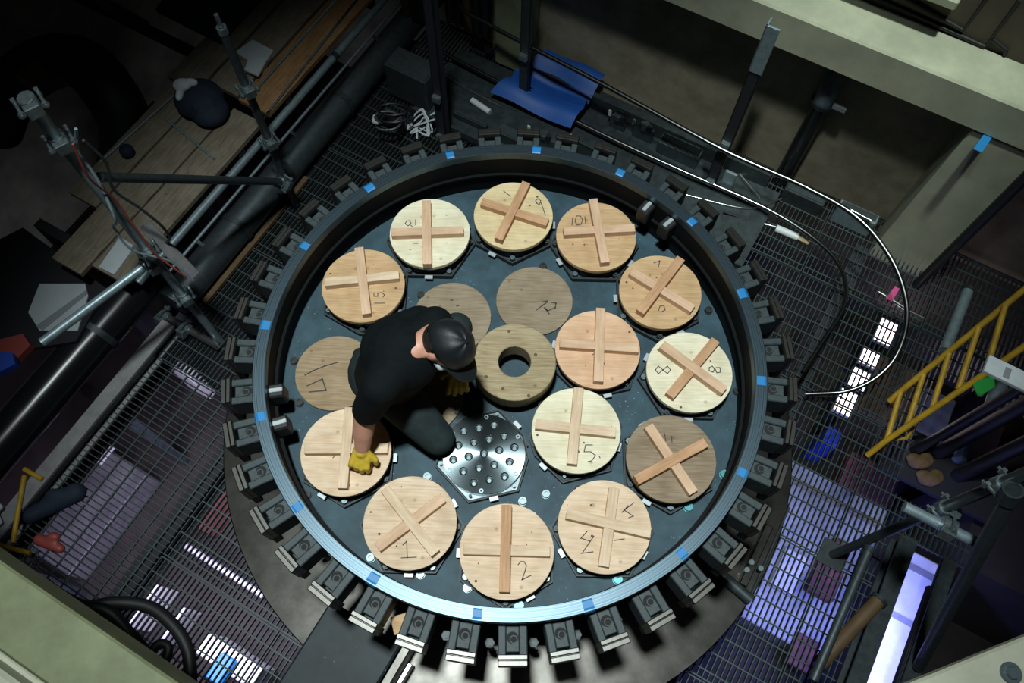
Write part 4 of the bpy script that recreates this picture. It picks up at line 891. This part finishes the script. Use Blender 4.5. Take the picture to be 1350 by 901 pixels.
#PERSON
# ------------------------------------------------------------------ the worker
V = lambda x, y, z: np.array(un(x, y, z))
Fh = np.array([.72, -.69, 0]); Fh /= np.linalg.norm(Fh); Rh = np.array([Fh[1], -Fh[0], 0]); Zv = np.array([0, 0, 1.])
pel, mid, che = V(514, 500, .27), V(518, 484, .46), V(531, 469, .60)
shR, shL = V(501, 511, .65), V(573, 429, .65)
nek = V(543, 459, .715)
Hc = V(590, 455, .715)
elR, wrR = V(481, 548, .42), V(477, 594, .246)
elL, wrL = V(601, 452, .46), V(606, 486, .32)
hpR, knR = V(524, 524, .27), V(577, 578, .129)
hpL, knL = V(537, 482, .28), V(602, 433, .42)
anR = knR-Fh*.36+np.array([0, 0, -.045]); anL = V(574, 446, .105)
fF = Fh*.78-Zv*.62; fF /= np.linalg.norm(fF); hU = Fh*.62+Zv*.78-Rh*.30; hU -= fF*(hU@fF); hU /= np.linalg.norm(hU)
HR = Matrix(np.stack([fF, np.cross(hU, fF), hU], 1).tolist())      # head axes: x face, y left, z crown
hp = lambda f, l, u: Hc+fF*f+np.cross(hU, fF)*l+hU*u
per = thing('person', (float(pel[0]), float(pel[1]), 0), 'person in black shirt and cap crouching in the vessel, gripping a cover in yellow gloves', 'person')
body = blobmesh('body', [
    ('c', pel, .125, mid, .125), ('c', mid, .125, che, .13), ('c', che, .115, nek-Zv*.03, .06), ('c', shR, .06, shL, .06), ('c', che, .1, shR, .055), ('c', che, .1, shL, .055),
    ('c', nek-Zv*.04, .060, hp(-.045, 0, -.05), .056), ('e', Hc, (.096, .076, .105), HR), ('e', hp(.022, 0, -.062), (.066, .056, .058), HR), ('c', hp(.088, 0, -.01), .012, hp(.104, 0, -.035), .014),
    ('e', hp(.083, .03, .004), (.014, .018, .008), HR), ('e', hp(.083, -.03, .004), (.014, .018, .008), HR), ('c', hp(.084, -.018, -.066), .007, hp(.084, .018, -.066), .007),
    ('e', hp(-.008, .079, -.018), (.020, .010, .032), HR), ('e', hp(-.008, -.079, -.018), (.020, .010, .032), HR),
    ('c', shR, .052, elR, .046), ('c', elR, .049, (elR+wrR)/2, .044), ('c', (elR+wrR)/2, .043, wrR, .030), ('c', shL, .052, elL, .042), ('c', elL, .042, wrL, .029),
    ('c', pel, .11, hpR, .085), ('c', hpR, .085, knR, .058), ('c', knR, .055, anR, .036), ('c', pel, .11, hpL, .085), ('c', hpL, .085, knL, .055), ('c', knL, .052, anL, .036),
], .007, 'skin', per, 5)
shirt_parts = [('c', pel+Zv*.05, .148, mid, .148), ('c', mid, .148, che, .152), ('e', che+np.array([-.03, .03, -.02]), (.150, .150, .13)), ('c', che, .13, nek-Zv*.035-Fh*.02, .072),
    ('c', shR, .078, shL, .078), ('c', che, .12, shR, .074), ('c', che, .12, shL, .076), ('c', shR, .076, shR+(elR-shR)*.78, .066), ('c', shL, .074, shL+(elL-shL)*.8, .062), ('c', V(520, 447, .56), .10, V(553, 430, .6), .085), ('c', V(497, 488, .45), .09, V(500, 505, .56), .08)]
shirt = blobmesh('shirt', shirt_parts, .008, 'cloth_black', per, 4); shirt['label'] = 'black short-sleeved shirt'
a = shR+(elR-shR)*.70; d = (elR-shR)/np.linalg.norm(elR-shR); vv = (CAM-a)/np.linalg.norm(CAM-a); w = np.cross(d, vv); w /= np.linalg.norm(w)
for k in (-1, 0, 1): MB().obox(a+vv*.0685+w*(k*.008-.004), w*.0032, d*.005, vv*.003).build('sleeve_logo', 'logo_white', shirt)
tro = blobmesh('trousers', [('c', pel-Zv*.01, .142, hpR, .105), ('c', hpR, .105, knR, .078), ('c', knR, .074, anR+(knR-anR)*.12, .056), ('c', pel-Zv*.01, .142, hpL, .105), ('c', hpL, .105, knL, .070), ('c', knL, .068, anL+(knL-anL)*.1, .056), ('e', pel-Fh*.04, (.16, .16, .14))], .008, 'cloth_trouser', per, 4)
tro['label'] = 'dark slate work trousers'
toe = V(612, 474, .052)
for an, tp in ((anL, toe), (anR, anR-Fh*.12+np.array([0, 0, -.031]))):
    h = an+np.array([0, 0, -.045]); h[2] = max(h[2], .058 if tp is toe else .036)
    if tp is toe: blobmesh('shoe', [('c', h-(tp-h)*.18, .034, h+(tp-h)*.35, .042), ('c', h+(tp-h)*.35, .042, tp, .034), ('c', an, .046, h, .040)], .008, 'shoe_black', per, 3)
    else: blobmesh('shoe', [('c', an, .042, tp, .038), ('c', tp, .038, tp+np.array([0, 0, .16])-Fh*.03, .036)], .008, 'shoe_black', per, 3)
# cap: crown shell, button, curved bill
bm = bmesh.new(); bmesh.ops.create_uvsphere(bm, u_segments=40, v_segments=24, radius=1)
bmesh.ops.delete(bm, geom=[v for v in bm.verts if v.co.z < .05-.22*max(0., -v.co.x)], context='VERTS')
for v in bm.verts:
    v.co.x *= .108; v.co.y *= .088; v.co.z *= .112
    v.co += v.co.normalized()*.002*math.sin(6*math.atan2(v.co.y, v.co.x))
geom = bmesh.ops.solidify(bm, geom=bm.faces[:], thickness=.004)
me = bpy.data.meshes.new('cap_crown'); bm.to_mesh(me); bm.free(); me.materials.append(MAT['cap_black'])
for p_ in me.polygons: p_.use_smooth = True
hc = Hc+hU*.012
cap = bpy.data.objects.new('cap', me); COL.objects.link(cap); cap.matrix_world = Matrix.Translation(Vector(hc)) @ HR.to_4x4(); cap.location = hc; cap.rotation_euler = HR.to_euler(); attach(cap, per); cap['label'] = 'black peaked cap'
v = []; nb, mb_ = 16, 6
for th in (0, -.004):
    for j in range(mb_+1):
        for i in range(nb+1):
            s = (i/nb-.5)*2; ph = s*1.15; r0 = np.array([.104*math.cos(ph), .085*math.sin(ph)]); ext = .075*j/mb_*max(.0, math.cos(ph*1.25))**.5
            x_, y_ = r0[0]+ext, r0[1]*(1-.04*j/mb_); z_ = .002-.9*y_*y_*(j/mb_+.3)-.10*ext+th
            v.append(hc+fF*x_+np.cross(hU, fF)*y_+hU*z_)
K = (nb+1)*(mb_+1); f = []
for j in range(mb_):
    for i in range(nb):
        k = j*(nb+1)+i; f += [(k, k+1, k+nb+2, k+nb+1), (K+k, K+k+nb+1, K+k+nb+2, K+k+1)]
for i in range(nb):
    k = mb_*(nb+1)+i; f.append((k, k+1, K+k+1, K+k))
MB().add(v, f).build('bill', 'cap_black', cap, True)
MB().tube([hc+hU*.110, hc+hU*.117], .008, 10).build('button', 'cap_black', cap)
blobmesh('hair', [('e', hp(-.030, 0, -.010), (.076, .080, .075), HR), ('e', hp(-.050, 0, -.035), (.050, .066, .040), HR)], .007, 'hair', per, 3)
blobmesh('face_mask', [('e', hp(.062, 0, -.058), (.046, .052, .046), HR), ('c', hp(.03, -.066, -.050), .008, hp(.06, -.05, -.055), .02), ('c', hp(.03, .066, -.050), .008, hp(.06, .05, -.055), .02)], .006, 'mask_pale', per, 2)
for s in (-1, 1):
    MB().lathe([(.0001, -.009), (.009, 0), (.0001, .009)], 12, (0, 0), False)
    e = blobmesh('eye', [('e', hp(.091, s*.03, .004), (.006, .010, .006), HR)], .003, 'hair', per, 0)
# gloves
def hand(wrist, d, n, s, curls, thumb, k=1.0):
    d, n, s = (np.array(t, float)/np.linalg.norm(t) for t in (d, n, s)); P = []
    L = [.95, 1.06, 1.0, .80]
    for i in range(4):
        off = s*(.034-.0225*i)*k; kn = wrist+d*(.092-.006*abs(i-1))*k+off; P.append(('c', wrist+off*.55+d*.012*k, .019*k, kn, .0145*k)); p = kn; a_ = 0.
        for q, (ln, r0, r1) in enumerate([(.043, .0128, .0118), (.028, .0118, .0110), (.023, .0110, .0098)]):
            a_ += curls[i][q]; dr = d*math.cos(a_)+n*math.sin(a_)+s*(.10*(1.5-i))*(1 if a_ < 1 else .3); dr /= np.linalg.norm(dr); e = p+dr*ln*L[i]*k; P.append(('c', p, r0*k, e, r1*k)); p = e
    b = wrist+d*.022*k+s*.026*k; t1 = b+(d*thumb[0]+s*thumb[1]+n*thumb[2])*.048*k; t2 = t1+(d*thumb[3]+s*thumb[4]+n*thumb[5])*.034*k
    P += [('c', b, .018*k, t1, .0145*k), ('c', t1, .0145*k, t2, .012*k), ('c', wrist-d*.035*k, .036*k, wrist+d*.015*k, .032*k)]
    return P
tgt = V(474, 612, .206); dR = tgt-wrR; dR /= np.linalg.norm(dR)
sR = np.array([1., .1, 0]); sR -= dR*(sR@dR); nR = np.cross(sR, dR); nR = nR if nR[2] < 0 else -nR
g = blobmesh('glove', hand(wrR-dR*.01, dR, nR, sR, [(.75, 1.0, .6), (.8, 1.05, .7), (.85, 1.05, .7), (.9, 1.0, .7)], (.55, .75, .25, .8, .2, .6), 1.0), .0045, 'glove_yellow', per, 2); g['label'] = 'yellow work glove gripping the cover handle'
dL = V(603, 514, .24)-wrL; dL /= np.linalg.norm(dL); sL = np.array([-1., .25, .15]); sL -= dL*(sL@dL); nL = np.cross(sL, dL); nL = nL if nL[2] < 0 else -nL
g = blobmesh('glove', hand(wrL, dL, nL, sL, [(.25, .4, .3), (.35, .5, .3), (.45, .5, .4), (.5, .6, .4)], (.5, .8, .3, .8, .4, .4), 1.0), .0045, 'glove_yellow', per, 2); g['label'] = 'yellow work glove hanging under the cap'
